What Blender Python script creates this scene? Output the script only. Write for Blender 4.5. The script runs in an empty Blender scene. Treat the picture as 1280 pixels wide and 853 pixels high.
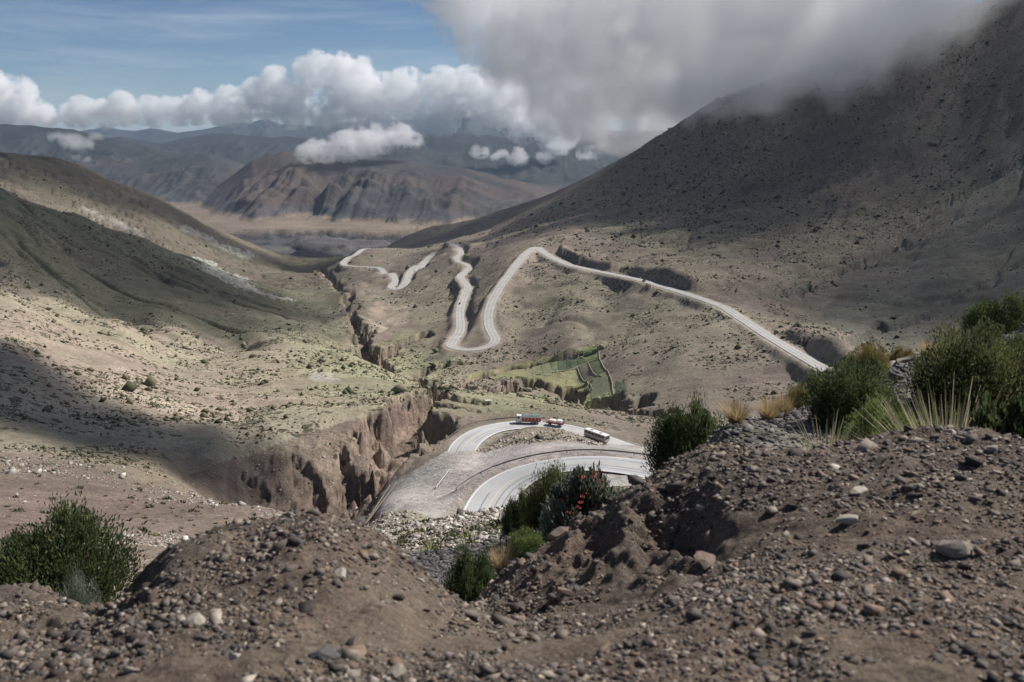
import bpy, bmesh, math, random, time
import numpy as np
from mathutils import Vector, Matrix, Euler
T0 = time.time()
C = bpy.context.scene.collection
SC = bpy.context.scene

# ------------------------------------------------------------------ camera
FPX = 1244.4                                   # focal length in photograph pixels (35 mm on 36 mm)
PITCH = math.atan((426.5 - 150.0) / FPX)
cam_data = bpy.data.cameras.new('camera')
cam = bpy.data.objects.new('camera', cam_data); C.objects.link(cam)
cam_data.sensor_width = 36.0; cam_data.lens = 35.0
cam_data.clip_start = 0.05; cam_data.clip_end = 200000
cam.rotation_euler = (math.pi / 2 - PITCH, 0, 0)
cam_data.dof.use_dof = True; cam_data.dof.focus_distance = 260.0; cam_data.dof.aperture_fstop = 4.0
SC.camera = cam

# ------------------------------------------------------------------ sky, sun, exposure
SUN_EL, SUN_AZ = math.radians(44), math.radians(60)      # azimuth measured from +Y towards +X
SDIR = Vector((math.sin(SUN_AZ) * math.cos(SUN_EL), math.cos(SUN_AZ) * math.cos(SUN_EL), math.sin(SUN_EL)))
W = bpy.data.worlds.new('World'); SC.world = W; W.use_nodes = True
wn = W.node_tree.nodes; wl = W.node_tree.links
bg = wn['Background']
sky = wn.new('ShaderNodeTexSky'); sky.sky_type = 'NISHITA'; sky.sun_disc = False
sky.sun_elevation = SUN_EL; sky.sun_rotation = SUN_AZ
sky.altitude = 4000; sky.air_density = 1.0; sky.dust_density = 0.2; sky.ozone_density = 4.0
# thin cirrus streaks over the whole sky
wtc = wn.new('ShaderNodeTexCoord'); wmp = wn.new('ShaderNodeMapping'); wmp.inputs['Scale'].default_value = (2.2, 2.2, 26); wmp.inputs['Rotation'].default_value = (0.0, 0.06, 0.3)
wl.new(wtc.outputs['Generated'], wmp.inputs['Vector'])
wno = wn.new('ShaderNodeTexNoise'); wno.inputs['Scale'].default_value = 1.6; wno.inputs['Detail'].default_value = 8; wno.inputs['Roughness'].default_value = 0.62; wno.inputs['Distortion'].default_value = 0.4
wl.new(wmp.outputs[0], wno.inputs['Vector'])
wrp = wn.new('ShaderNodeValToRGB'); wrp.color_ramp.elements[0].position = 0.46; wrp.color_ramp.elements[1].position = 0.86; wrp.color_ramp.elements[1].color = (0.55, 0.55, 0.55, 1)
wl.new(wno.outputs['Fac'], wrp.inputs['Fac'])
wmx = wn.new('ShaderNodeMix'); wmx.data_type = 'RGBA'; wl.new(wrp.outputs['Color'], wmx.inputs[0]); wl.new(sky.outputs[0], wmx.inputs[6]); wmx.inputs[7].default_value = (9.0, 9.8, 10.6, 1)
wl.new(wmx.outputs[2], bg.inputs['Color']); bg.inputs['Strength'].default_value = 0.055
sl = bpy.data.lights.new('sun', 'SUN'); sl.energy = 4.7; sl.angle = math.radians(0.53); sl.color = (1.0, 0.95, 0.88)
sun = bpy.data.objects.new('sun', sl); C.objects.link(sun)
sun.rotation_euler = (-SDIR).to_track_quat('-Z', 'Y').to_euler()
vs = SC.view_settings
vs.view_transform = 'Standard'; vs.look = 'None'; vs.gamma = 1.0; vs.use_curve_mapping = False
vs.exposure = 0.3
SC.cycles.use_denoising = True
SC.cycles.volume_bounces = 48
SC.cycles.volume_step_rate = 1.6
SC.cycles.max_bounces = 50; SC.cycles.diffuse_bounces = 2; SC.cycles.glossy_bounces = 2
SC.cycles.transparent_max_bounces = 16

# ------------------------------------------------------------------ numeric tools
cp, sp = math.cos(PITCH), math.sin(PITCH)
def pix_sq(u, v):
    """pixel -> (s, q): X = s*Y, Z = -q*Y for a point at forward distance Y"""
    x = (np.asarray(u, float) - 640.0) / FPX; zc = -(np.asarray(v, float) - 426.5) / FPX
    Yd = cp + sp * zc; Zd = -sp + cp * zc
    return x / Yd, -Zd / Yd
def at(u, v, Y):
    s, q = pix_sq(u, v); return Vector((float(s) * Y, Y, -float(q) * Y))
def project(X, Y, Z):
    d = cp * Y - sp * Z; up = sp * Y + cp * Z
    return 640 + FPX * X / d, 426.5 - FPX * up / d

def _hash(ix, iy, seed):
    h = (ix.astype(np.int64) * 374761393 + iy.astype(np.int64) * 668265263 + seed * 974634777) & 0x7fffffff
    h = ((h ^ (h >> 13)) * 1274126177) & 0x7fffffff
    h = ((h ^ (h >> 16)) * 2246822519) & 0x7fffffff
    return ((h ^ (h >> 15)) & 0xffff) / 65535.0
def vnoise(x, y, seed=0):
    ix = np.floor(x); iy = np.floor(y); fx = x - ix; fy = y - iy
    fx = fx * fx * fx * (fx * (fx * 6 - 15) + 10); fy = fy * fy * fy * (fy * (fy * 6 - 15) + 10)
    a = _hash(ix, iy, seed); b = _hash(ix + 1, iy, seed); c = _hash(ix, iy + 1, seed); d = _hash(ix + 1, iy + 1, seed)
    return (a + (b - a) * fx) * (1 - fy) + (c + (d - c) * fx) * fy
def fbm(x, y, octs=5, seed=0, gain=0.5, lac=2.03):
    r = np.zeros(np.broadcast(x, y).shape); a = 1.0; t = 0
    ca, sa = math.cos(0.6), math.sin(0.6)
    for i in range(octs):
        r += a * (vnoise(x, y, seed + i * 17) * 2 - 1); t += a; a *= gain
        x, y = (x * ca - y * sa) * lac + 13.1, (x * sa + y * ca) * lac + 7.7
    return r / t
def ridged(x, y, octs=4, seed=0):
    r = 0; a = 1.0; t = 0
    ca, sa = math.cos(0.6), math.sin(0.6)
    for i in range(octs):
        r = r + a * (1 - np.abs(vnoise(x, y, seed + i * 31) * 2 - 1)); t += a; a *= 0.5
        x, y = (x * ca - y * sa) * 2.1 + 3.1, (x * sa + y * ca) * 2.1 + 9.7
    return r / t
def sstep(a, b, x):
    t = np.clip((x - a) / (b - a), 0, 1); return t * t * (3 - 2 * t)

class TPS:
    def __init__(self, pts, ks=4.0, ky=1.0, lam=1e-5):
        P = np.array(pts, float); s, q = pix_sq(P[:, 0], P[:, 1])
        self.ks, self.ky = ks, ky
        A = np.stack([s * ks, np.log(P[:, 2]) * ky], 1); n = len(A); self.A = A
        d2 = ((A[:, None] - A[None]) ** 2).sum(-1)
        K = 0.5 * d2 * np.log(d2 + 1e-12) + lam * np.eye(n)
        Q = np.hstack([np.ones((n, 1)), A])
        M = np.zeros((n + 3, n + 3)); M[:n, :n] = K; M[:n, n:] = Q; M[n:, :n] = Q.T
        self.w = np.linalg.solve(M, np.concatenate([q, np.zeros(3)]))
    def q(self, s, Y):
        sh = np.broadcast(s, Y).shape
        a = (np.broadcast_to(s, sh) * self.ks).ravel().astype(np.float32); b = (np.broadcast_to(np.log(Y), sh) * self.ky).ravel().astype(np.float32)
        w = self.w.astype(np.float32); n = len(self.A)
        r = w[n] + w[n + 1] * a + w[n + 2] * b
        for i in range(n):
            d2 = (a - np.float32(self.A[i, 0])) ** 2 + (b - np.float32(self.A[i, 1])) ** 2
            r = r + np.float32(0.5) * w[i] * d2 * np.log(d2 + np.float32(1e-12))
        return r.reshape(sh).astype(np.float64)

# ------------------------------------------------------------------ materials helpers
def new_mat(name):
    m = bpy.data.materials.new(name); m.use_nodes = True
    nt = m.node_tree; return m, nt.nodes, nt.links, nt.nodes['Principled BSDF']
def ramp(nodes, pts):
    r = nodes.new('ShaderNodeValToRGB'); e = r.color_ramp.elements
    while len(e) < len(pts): e.new(0.5)
    for i, (p, c) in enumerate(pts):
        e[i].position = p; e[i].color = (c, c, c, 1) if not hasattr(c, '__len__') else (*c, 1)
    return r
def noise_node(nodes, links, co, scale, detail=4, rough=0.55):
    n = nodes.new('ShaderNodeTexNoise'); n.inputs['Scale'].default_value = scale
    n.inputs['Detail'].default_value = detail; n.inputs['Roughness'].default_value = rough
    links.new(co, n.inputs['Vector']); return n
def mixc(nodes, links, a, b, fac, mode='MIX'):
    m = nodes.new('ShaderNodeMix'); m.data_type = 'RGBA'; m.blend_type = mode
    for s, x in ((m.inputs[6], a), (m.inputs[7], b), (m.inputs[0], fac)):
        if hasattr(x, 'links') or isinstance(x, bpy.types.NodeSocket): links.new(x, s)
        elif hasattr(x, '__len__'): s.default_value = (*x, 1)
        else: s.default_value = x
    return m.outputs[2]
def math_node(nodes, links, op, a, b=0.0):
    m = nodes.new('ShaderNodeMath'); m.operation = op
    for s, x in ((m.inputs[0], a), (m.inputs[1], b)):
        if isinstance(x, bpy.types.NodeSocket): links.new(x, s)
        else: s.default_value = x
    return m.outputs[0]
def bump(nodes, links, height, bsdf, strength, dist):
    b = nodes.new('ShaderNodeBump'); b.inputs['Strength'].default_value = strength; b.inputs['Distance'].default_value = dist
    links.new(height, b.inputs['Height']); links.new(b.outputs[0], bsdf.inputs['Normal']); return b
def plain_mat(name, col, rough=0.8, metal=0.0, var=0.15, scale=3.0, spec=0.3):
    m, n, l, b = new_mat(name)
    tc = n.new('ShaderNodeTexCoord'); nn = noise_node(n, l, tc.outputs['Object'], scale, 4)
    r = ramp(n, [(0.3, 1 - var), (0.7, 1 + var)])
    l.new(nn.outputs['Fac'], r.inputs['Fac'])
    l.new(mixc(n, l, col, r.outputs['Color'], 1.0, 'MULTIPLY'), b.inputs['Base Color'])
    b.inputs['Roughness'].default_value = rough; b.inputs['Metallic'].default_value = metal
    b.inputs['Specular IOR Level'].default_value = spec
    return m

def mesh_obj(name, V, F, mat=None, parent=None, smooth=False):
    me = bpy.data.meshes.new(name)
    V = np.asarray(V, np.float32); F = np.asarray(F, np.int32)
    me.vertices.add(len(V)); me.vertices.foreach_set('co', V.ravel())
    k = F.shape[1]
    me.loops.add(F.size); me.loops.foreach_set('vertex_index', F.ravel())
    me.polygons.add(len(F)); me.polygons.foreach_set('loop_start', np.arange(0, F.size, k, dtype=np.int32))
    me.polygons.foreach_set('loop_total', np.full(len(F), k, np.int32))
    if smooth: me.polygons.foreach_set('use_smooth', np.ones(len(F), bool))
    me.update(calc_edges=True)
    if mat: me.materials.append(mat)
    o = bpy.data.objects.new(name, me); C.objects.link(o)
    if parent: o.parent = parent
    return o
def set_col(o, col, name='col'):
    a = o.data.color_attributes.new(name, 'FLOAT_COLOR', 'POINT')
    c = np.ones((len(o.data.vertices), 4), np.float32); c[:, :col.shape[1]] = col
    a.data.foreach_set('color', c.ravel())
def grid_faces(nr, nc):
    i = np.arange((nr - 1) * nc).reshape(nr - 1, nc)[:, :-1].ravel()
    return np.stack([i, i + 1, i + nc + 1, i + nc], 1)
def tag(o, label=None, cat=None, group=None, kind=None):
    if label: o['label'] = label
    if cat: o['category'] = cat
    if group: o['group'] = group
    if kind: o['kind'] = kind
    return o
def empty(name, loc, rz=0):
    o = bpy.data.objects.new(name, None); C.objects.link(o); o.location = loc; o.rotation_euler = (0, 0, rz); return o

# ================================================================== THE TERRAIN
# spot heights read off the view: (pixel column, pixel row, forward distance in metres)
VAL = [
 # hillside under the viewpoint
 (-100,1300,7),(0,1050,7),(200,1150,7),(400,1150,7),(640,1100,7),(700,1000,7.5),(850,760,7.5),(1000,670,7),(1150,650,7),(1280,640,7),(1450,600,7),
 (0,760,12),(60,738,14),(150,745,14),(0,700,22),(100,690,30),(250,760,14),(400,800,12),(400,720,30),(300,700,50),
 (540,745,12),(560,728,14),(620,700,17),(700,662,20),(760,640,24),(520,700,40),(600,672,45),(480,672,85),(560,655,95),(640,637,105),(700,640,70),
 (900,545,9.5),(960,527,10.5),(1010,512,12),(1050,500,13.5),(1120,460,18),(1190,440,19),(1280,405,20),(1280,505,11),(1150,520,10.5),(870,575,11.5),(845,605,12.5),
 (1450,330,20),(1450,430,40),(1450,470,80),
 (1280,460,40),(1100,530,35),(1000,600,35),(900,640,35),(820,640,40),(1280,480,80),(1100,520,90),(900,590,110),(1000,560,100),
 # left near ground
 (0,655,110),(100,650,120),(200,645,130),(300,655,125),(420,668,120),(0,620,150),(100,612,175),(180,606,215),(240,622,205),(310,636,195),(380,650,180),(430,668,160),(300,660,235),(380,672,230),(440,680,220),
 (300,612,290),(350,615,296),(400,625,296),(440,625,296),(250,602,272),(350,580,310),(400,575,318),(440,570,322),
 # hairpin
 (608,640,196),(618,618,205),(642,597,212),(689,582,214),(736,577.6,212),(783,582,208),(840,592,200),(620,640,170),(560,645,175),(500,645,190),(680,600,198),(740,592,198),
 (900,560,230),(1000,545,250),
 (577,563,309),(583,553,316),(573,573,305),(578,566,289),(597,543,327),(634,532,342),(660,530,345),(690,533,342),(745,547,333),(800,566,318),
 (556,567,290),(600,566,287),(520,592,268),(540,610,240),(480,630,225),(560,625,212),(600,580,262),(650,560,265),(700,556,262),(750,556,258),(800,560,250),
 (660,545,308),(700,545,304),(730,552,300),
 # plateau beside the ravine and valley floor
 (540,500,400),(560,520,360),(600,512,390),(650,505,430),(720,520,400),(760,520,430),(820,535,400),(850,510,500),(600,492,520),(560,488,540),(650,497,500),
 (450,500,420),(400,500,420),(330,554,322),(400,538,338),(450,525,355),(280,569,300),(230,588,282),
 (450,450,640),(400,432,780),(330,420,820),(480,470,560),(300,445,640),(300,485,480),(200,445,560),(150,402,650),(0,362,620),(100,425,500),(200,485,430),(300,525,370),(0,475,350),(100,535,310),(200,570,280),(0,560,240),(-150,420,450),(-150,330,620),(-150,560,220),
 # left hill 2
 (0,395,740),(150,432,740),(300,440,800),(100,376,860),(200,392,880),(300,402,930),(400,410,1000),(0,335,860),(0,232,1300),(100,268,1400),(175,297,1450),(250,325,1480),(330,355,1450),(390,378,1350),(420,392,1250),(100,320,1100),(200,350,1120),(300,375,1150),(-150,190,1250),(-150,300,900),
 # left hill 3
 (0,258,1600),(100,300,1700),(175,322,1680),(-150,230,1600),(0,190,2400),(60,196,2450),(100,208,2500),(190,245,2700),(240,270,2800),(280,290,2850),(330,312,2750),(370,328,2500),(395,340,2200),(250,342,1720),(330,366,1720),(200,300,1900),(300,335,2000),(350,350,1850),(-150,150,2400),(0,225,2900),(100,240,3000),(190,268,3100),(280,300,3300),
 # ravine line
 (540,478,720),(500,462,800),(470,440,880),(445,405,1040),(440,385,1180),(435,368,1380),(425,352,1620),(412,338,1950),(405,328,2400),(410,322,2900),
 # field slope on the right
 (620,475,720),(680,470,730),(720,470,730),(715,440,760),(780,475,660),(800,500,600),(850,480,612),(850,440,682),(850,400,782),(750,420,790),(940,470,590),(940,440,660),(1000,490,540),(900,510,510),(680,420,850),(760,380,920),
 # roads
 (1030,460,560),(960,420,690),(905,384,800),(850,365,870),(800,350,950),(740,338,1050),(690,322,1180),(672,309,1280),
 (640,338,1110),(612,385,965),(611,408,912),(620,425,866),(590,438,842),(562,433,862),(576,400,985),(580,370,1130),(580,341,1350),(570,322,1520),(567,306,1720),
 (650,400,940),(530,329,1630),(510,347,1500),(495,362,1420),(492,342,1620),(476,335,1700),(440,333,1770),(430,330,1850),(447,317,2020),(467,311,2120),
 (520,400,1050),(480,390,1180),(540,430,900),(500,430,920),(540,370,1250),
 # right mountain
 (1040,430,640),(1100,435,700),(1180,420,720),(1280,385,760),(1000,400,790),(1100,380,850),(1000,300,1150),(1100,250,1320),(1000,200,1550),(1200,150,1480),(1280,300,1000),(1200,330,960),(1280,200,1250),(900,340,960),(850,250,1560),(780,280,1460),(720,290,1430),(700,300,1330),(900,290,1250),
 (600,300,1950),(640,290,1750),(560,290,2500),(610,270,2600),(640,259,2650),(700,238,2500),(760,207,2350),(820,172,2150),(880,138,1980),(960,110,1900),(1050,75,1820),(1160,40,1740),(1280,-5,1680),(1450,-60,1600),(1450,90,1150),(1450,250,900),
 (700,270,1750),(760,240,1900),(540,283,2900),(500,300,3000),(480,312,2800),(520,310,2300),
 # behind the crests
 (640,270,3200),(760,225,2900),(880,165,2600),(1050,120,2500),(1280,50,2400),(500,310,3300),(560,300,3300),(1450,0,2400),
]
tps_val = TPS(VAL, ks=4.0, ky=1.0, lam=2e-5)

RIDGES = [ # crest distance, front slope length, back, crest line (u,v)
 (8000., 2300., 3000., [(-400,262),(180,262),(250,250),(290,220),(315,200),(335,193),(352,190),(400,194),(440,197),(470,200),(520,203),(560,207),(600,216),(640,228),(672,236),(720,255),(800,265),(1700,270)]),
 (9300., 1900., 2500., [(-600,185),(0,196),(60,203),(120,206),(180,201),(235,193),(262,191),(285,196),(310,206),(350,225),(400,245),(470,262),(1700,275)]),
 (11000., 2200., 3000., [(-600,150),(0,157),(40,157),(90,161),(130,171),(190,184),(250,197),(320,215),(420,240),(1700,260)]),
 (14500., 4000., 4000., [(-600,175),(60,182),(110,177),(150,171),(200,178),(255,170),(280,166),(330,170),(400,173),(440,170),(520,162),(580,168),(640,172),(700,168),(760,172),(820,175),(1000,165),(1700,150)]),
 (26000., 7000., 6000., [(-600,150),(60,168),(100,163),(132,157),(150,161),(170,163),(188,159),(222,164),(255,160),(290,153),(310,154),(332,149),(350,156),(400,158),(450,150),(520,150),(545,143),(575,136),(595,131),(622,134),(650,148),(700,158),(780,165),(900,160),(1700,150)]),
]
def far_z(s, Y):
    X = s * Y
    floor = -470 - 128 * np.clip((Y - 3400) / 1900, 0, 1) - 45 * np.clip((Y - 5300) / 2200, 0, 1)
    bad = sstep(3400, 3700, Y) * (1 - sstep(5000, 5300, Y + 500 * s))
    floor = floor + (30 * fbm(X / 300, Y / 420, 5, 5) - 48 * np.clip(1 - np.abs(fbm(X / 380 + 3, Y / 520, 4, 9)) * 3.0, 0, 1) ** 1.5) * bad
    riv = np.abs(Y - (4950 + 330 * fbm(X / 900, X * 0, 3, 19) - 0.25 * X)) / 330
    floor = floor - 52 * (1 - sstep(0.55, 1.0, riv + 0.25 * fbm(X / 110, Y / 110, 3, 20)))
    floor = floor + 7 * fbm(X / 500, Y / 500, 4, 15)
    z = floor
    for i, (Y0, fl, bl, crest) in enumerate(RIDGES):
        cu = np.array(crest, float); cs, cq = pix_sq(cu[:, 0], cu[:, 1])
        zc = -np.interp(s, cs, cq) * Y0
        zc = zc + 0.0022 * Y0 * fbm(X / (Y0 * 0.035), Y / (Y0 * 0.035), 4, 40 + i)
        wob = 0.035 * Y0 * fbm(s * 6 + 2 * i, Y * 0 + i, 2, 50 + i)
        t = (Y - (Y0 + wob))
        base = -690.0
        fl_ = fl + (900 * sstep(-0.20, -0.08, s) if i == 0 else 0)
        f = np.where(t < 0, -t / fl_, t / bl)
        # ribs and gullies run down the slope
        wx = X + 0.008 * Y0 * fbm(X / (0.1 * Y0), Y / (0.1 * Y0), 3, 60 + i)
        rib = np.abs(vnoise(wx / (Y0 * 0.030), Y / (Y0 * 0.6), 70 + i) * 2 - 1) * 0.45 + np.abs(vnoise(wx / (Y0 * 0.011), Y / (Y0 * 0.4), 80 + i) * 2 - 1) * 0.33 + np.abs(vnoise(wx / (Y0 * 0.0045), Y / (Y0 * 0.3), 85 + i) * 2 - 1) * 0.22
        ero = ridged(wx / (Y0 * 0.055), Y / (Y0 * 0.075), 5, 65 + i)
        f = np.clip(f + (0.20 * (0.42 - rib) + 0.42 * (0.62 - ero)) * sstep(0.03, 0.35, f), 0, 1.3)
        prof = np.clip(1 - f, 0, 1) ** 1.22
        zz = base + (zc - base) * prof + (zc - base) * 0.05 * fbm(X / (Y0 * 0.03), Y / (Y0 * 0.03), 4, 90 + i) * sstep(0.02, 0.2, f)
        z = np.maximum(z, zz)
    return z

def seg_dist(X, Y, P):
    """distance from points to a 2D polyline, arc parameter (index+t) and side"""
    best = np.full(X.shape, 1e18); par = np.zeros(X.shape); side = np.zeros(X.shape)
    for i in range(len(P) - 1):
        a = P[i]; b = P[i + 1]; dx, dy = b[0] - a[0], b[1] - a[1]; L2 = dx * dx + dy * dy + 1e-9
        t = np.clip(((X - a[0]) * dx + (Y - a[1]) * dy) / L2, 0, 1)
        ex = X - a[0] - t * dx; ey = Y - a[1] - t * dy; d2 = ex * ex + ey * ey
        m = d2 < best
        best = np.where(m, d2, best); par = np.where(m, i + t, par); side = np.where(m, np.sign(dx * ey - dy * ex), side)
    return np.sqrt(best), par, side

def base_z(s, Y):
    """smooth land before roads and gullies are cut"""
    near = Y < 3900
    if not np.any(near): return far_z(s, Y)
    sv = np.broadcast_to(s, np.broadcast(s, Y).shape); Yv = np.broadcast_to(Y, sv.shape)
    z = np.empty(sv.shape)
    if np.any(~near): z[~near] = far_z(sv[~near], Yv[~near])
    sn, yn = sv[near], Yv[near]
    sc_ = np.where(sn > 0.56, 0.56 + 0.2 * (sn - 0.56), np.where(sn < -0.56, -0.56 + 0.2 * (sn + 0.56), sn))
    zn = -tps_val.q(sc_, yn) * yn
    b = sstep(2900, 3700, yn)
    if np.any(b > 0):
        k = b > 0; zf = far_z(sn[k], yn[k]); zn[k] = zn[k] * (1 - b[k]) + zf * b[k]
    z[near] = zn
    return z

_Ym = np.exp(np.linspace(math.log(9), math.log(3600), 900))
def hit(u, v, ymin=9, ymax=3600):
    """first place where the ray of a pixel meets the smooth land"""
    s, q = pix_sq(u, v); Ym = _Ym[(_Ym >= ymin) & (_Ym <= ymax)]
    d = -q * Ym - base_z(np.full(Ym.shape, float(s)), Ym)
    k = np.where(d < 0)[0]
    if len(k) == 0: j = int(np.argmin(d)); Yh = Ym[j]
    elif k[0] == 0: Yh = Ym[0]
    else:
        j = k[0]; t = d[j - 1] / (d[j - 1] - d[j]); Yh = Ym[j - 1] + t * (Ym[j] - Ym[j - 1])
    return np.array([float(s) * Yh, Yh, -float(q) * Yh])
def smooth_line(P, step, it=2):
    P = np.array(P, float)
    d = np.concatenate([[0], np.cumsum(np.linalg.norm(np.diff(P[:, :2], axis=0), axis=1))])
    n = max(3, int(d[-1] / step)); t = np.linspace(0, d[-1], n)
    Q = np.stack([np.interp(t, d, P[:, k]) for k in range(P.shape[1])], 1)
    for _ in range(it):
        R = Q.copy(); R[1:-1] = 0.25 * Q[:-2] + 0.5 * Q[1:-1] + 0.25 * Q[2:]; Q = R
    return Q

# roads: half width, pixel centre line, (near limit, far limit), cut bank height on the mountain side, step
ROADS = {
 'hairpin_road': (5.2, [(600,668,172),(604,650,188),(608,640,196),(618,618,205),(628,606,209),(642,597,212),(665,588,214),(689,582,214),(712,579,213),(736,577.6,212),(760,579,210),(783,582,208),(840,592,200),(900,605,190)], 3.0),
 'lower_hairpin_road': (4.8, [(568,588,301),(573,573,305),(577,563,309),(583,553,317),(597,543,327),(613,536,336),(634,532,342),(660,530,345),(690,533,343),(715,537,340),(745,547,333),(772,557,326),(800,566,318),(860,580,305)], 3.0),
 'mountain_road': (4.4, [(1060,478,535),(1040,467,550),(1000,444,610),(960,420,690),(925,397,762),(905,384,800),(880,374.5,830),(850,365,870),(800,350,950),(770,343.5,1000),(740,338,1050),(710,331,1115),(690,322,1180),(677,314,1245),(671,308.5,1285),(668,309.5,1275),(657,317.5,1215),(642.5,335,1130),(630,352,1065),(620,367,1015),(612.5,383,970),(610,395,940),(611,408,912),(616,418,884),(621,425.5,866),(616,431,855),(604,435.5,848),(590,438,842),(573,437,850),(562,433,862),(567,425,888),(574,417,915),(576,407,950),(574.5,395,1005),(576,382.5,1060),(580.5,370,1130),(585,360,1190),(580,353,1240),(574.5,347,1290),(580,341,1350),(589,334,1410),(582,330,1450),(572,327,1480),(570.5,322,1520),(577,317,1570),(574,311,1650),(567,305.5,1730),(560,302.5,1800)], 5.0),
 'valley_road': (4.8, [(545,316,1760),(542,318,1740),(535,323,1690),(530,329,1630),(526,336,1580),(525,341,1545),(521,338,1560),(522,331,1610),(520,332.5,1605),(512.5,340,1550),(509,347.5,1500),(507.5,354,1462),(500,361,1425),(493,362.5,1418),(488,359,1440),(492,355,1475),(495,351,1510),(491.5,345,1580),(489,341,1630),(484,343,1640),(481,345,1640),(479,339,1670),(475,335,1700),(462.5,334,1730),(444,333.2,1765),(431,332,1810),(428,329,1860),(432.5,325,1910),(435,322,1940),(445,319,1985),(450,314,2060),(455,311,2120),(467,311,2130),(480,311,2140)], 6.0),
}
RD = {}
for nm, (hw, pts, st) in ROADS.items():
    P = np.array([at(*p) for p in pts]); RD[nm] = (hw, smooth_line(P, st, 3))

# gullies: width, depth, pixel line, limits
GUL = [
 (21, 21, [(452,640),(478,615),(488,590),(492,570),(497,545),(506,525),(500,508),(520,500),(548,492)], 120, 700),
 (12, 16, [(548,488),(530,478),(505,470),(480,460),(466,448),(458,436),(452,420),(446,405),(440,392)], 400, 1300),
 (9, 9, [(440,392),(432,380),(440,368),(425,362),(418,350),(408,342),(400,336)], 900, 3000),
 (17, 20, [(545,490),(575,492),(605,492),(640,484),(668,482),(690,484),(708,492),(716,503)], 350, 900),
 (16, 18, [(716,503),(745,506),(770,508),(800,513),(822,520),(845,528)], 350, 900),
 (9, 12, [(505,472),(530,462),(555,455),(585,452)], 500, 1100),
 (9, 13, [(470,446),(490,436),(515,425),(535,415)], 500, 1400),
 (7, 8, [(590,488),(570,480),(600,468),(640,458),(690,448),(740,440)], 500, 1000),
 (7, 6, [(1052,440),(1075,425),(1100,400)], 500, 1100),
 (8, 8, [(1290,195),(1230,225),(1180,258),(1140,285),(1100,318),(1060,338),(1020,355),(985,368)], 500, 2000),
 (7, 5, [(1200,268),(1160,292),(1110,318),(1075,338)], 500, 2000),
 (6, 5, [(1290,320),(1250,345),(1200,372),(1150,395),(1090,415)], 500, 2000),
 (10, 3.5, [(365,572),(375,590),(385,612),(395,640)], 230, 400),
 (8, 3.5, [(425,560),(430,580),(436,605),(440,630)], 230, 400),
 (8, 2.5, [(300,585),(310,600),(330,620)], 230, 400),
]
GL = []
for (w, dp, pts, y0, y1) in GUL:
    GL.append((w, dp, smooth_line([hit(u, v, y0, y1) for u, v in pts], max(4, w * 0.5), 1)))
print('gullies', [(round(float(g[2][0][1])), round(float(g[2][-1][1]))) for g in GL], time.time() - T0)

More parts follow.
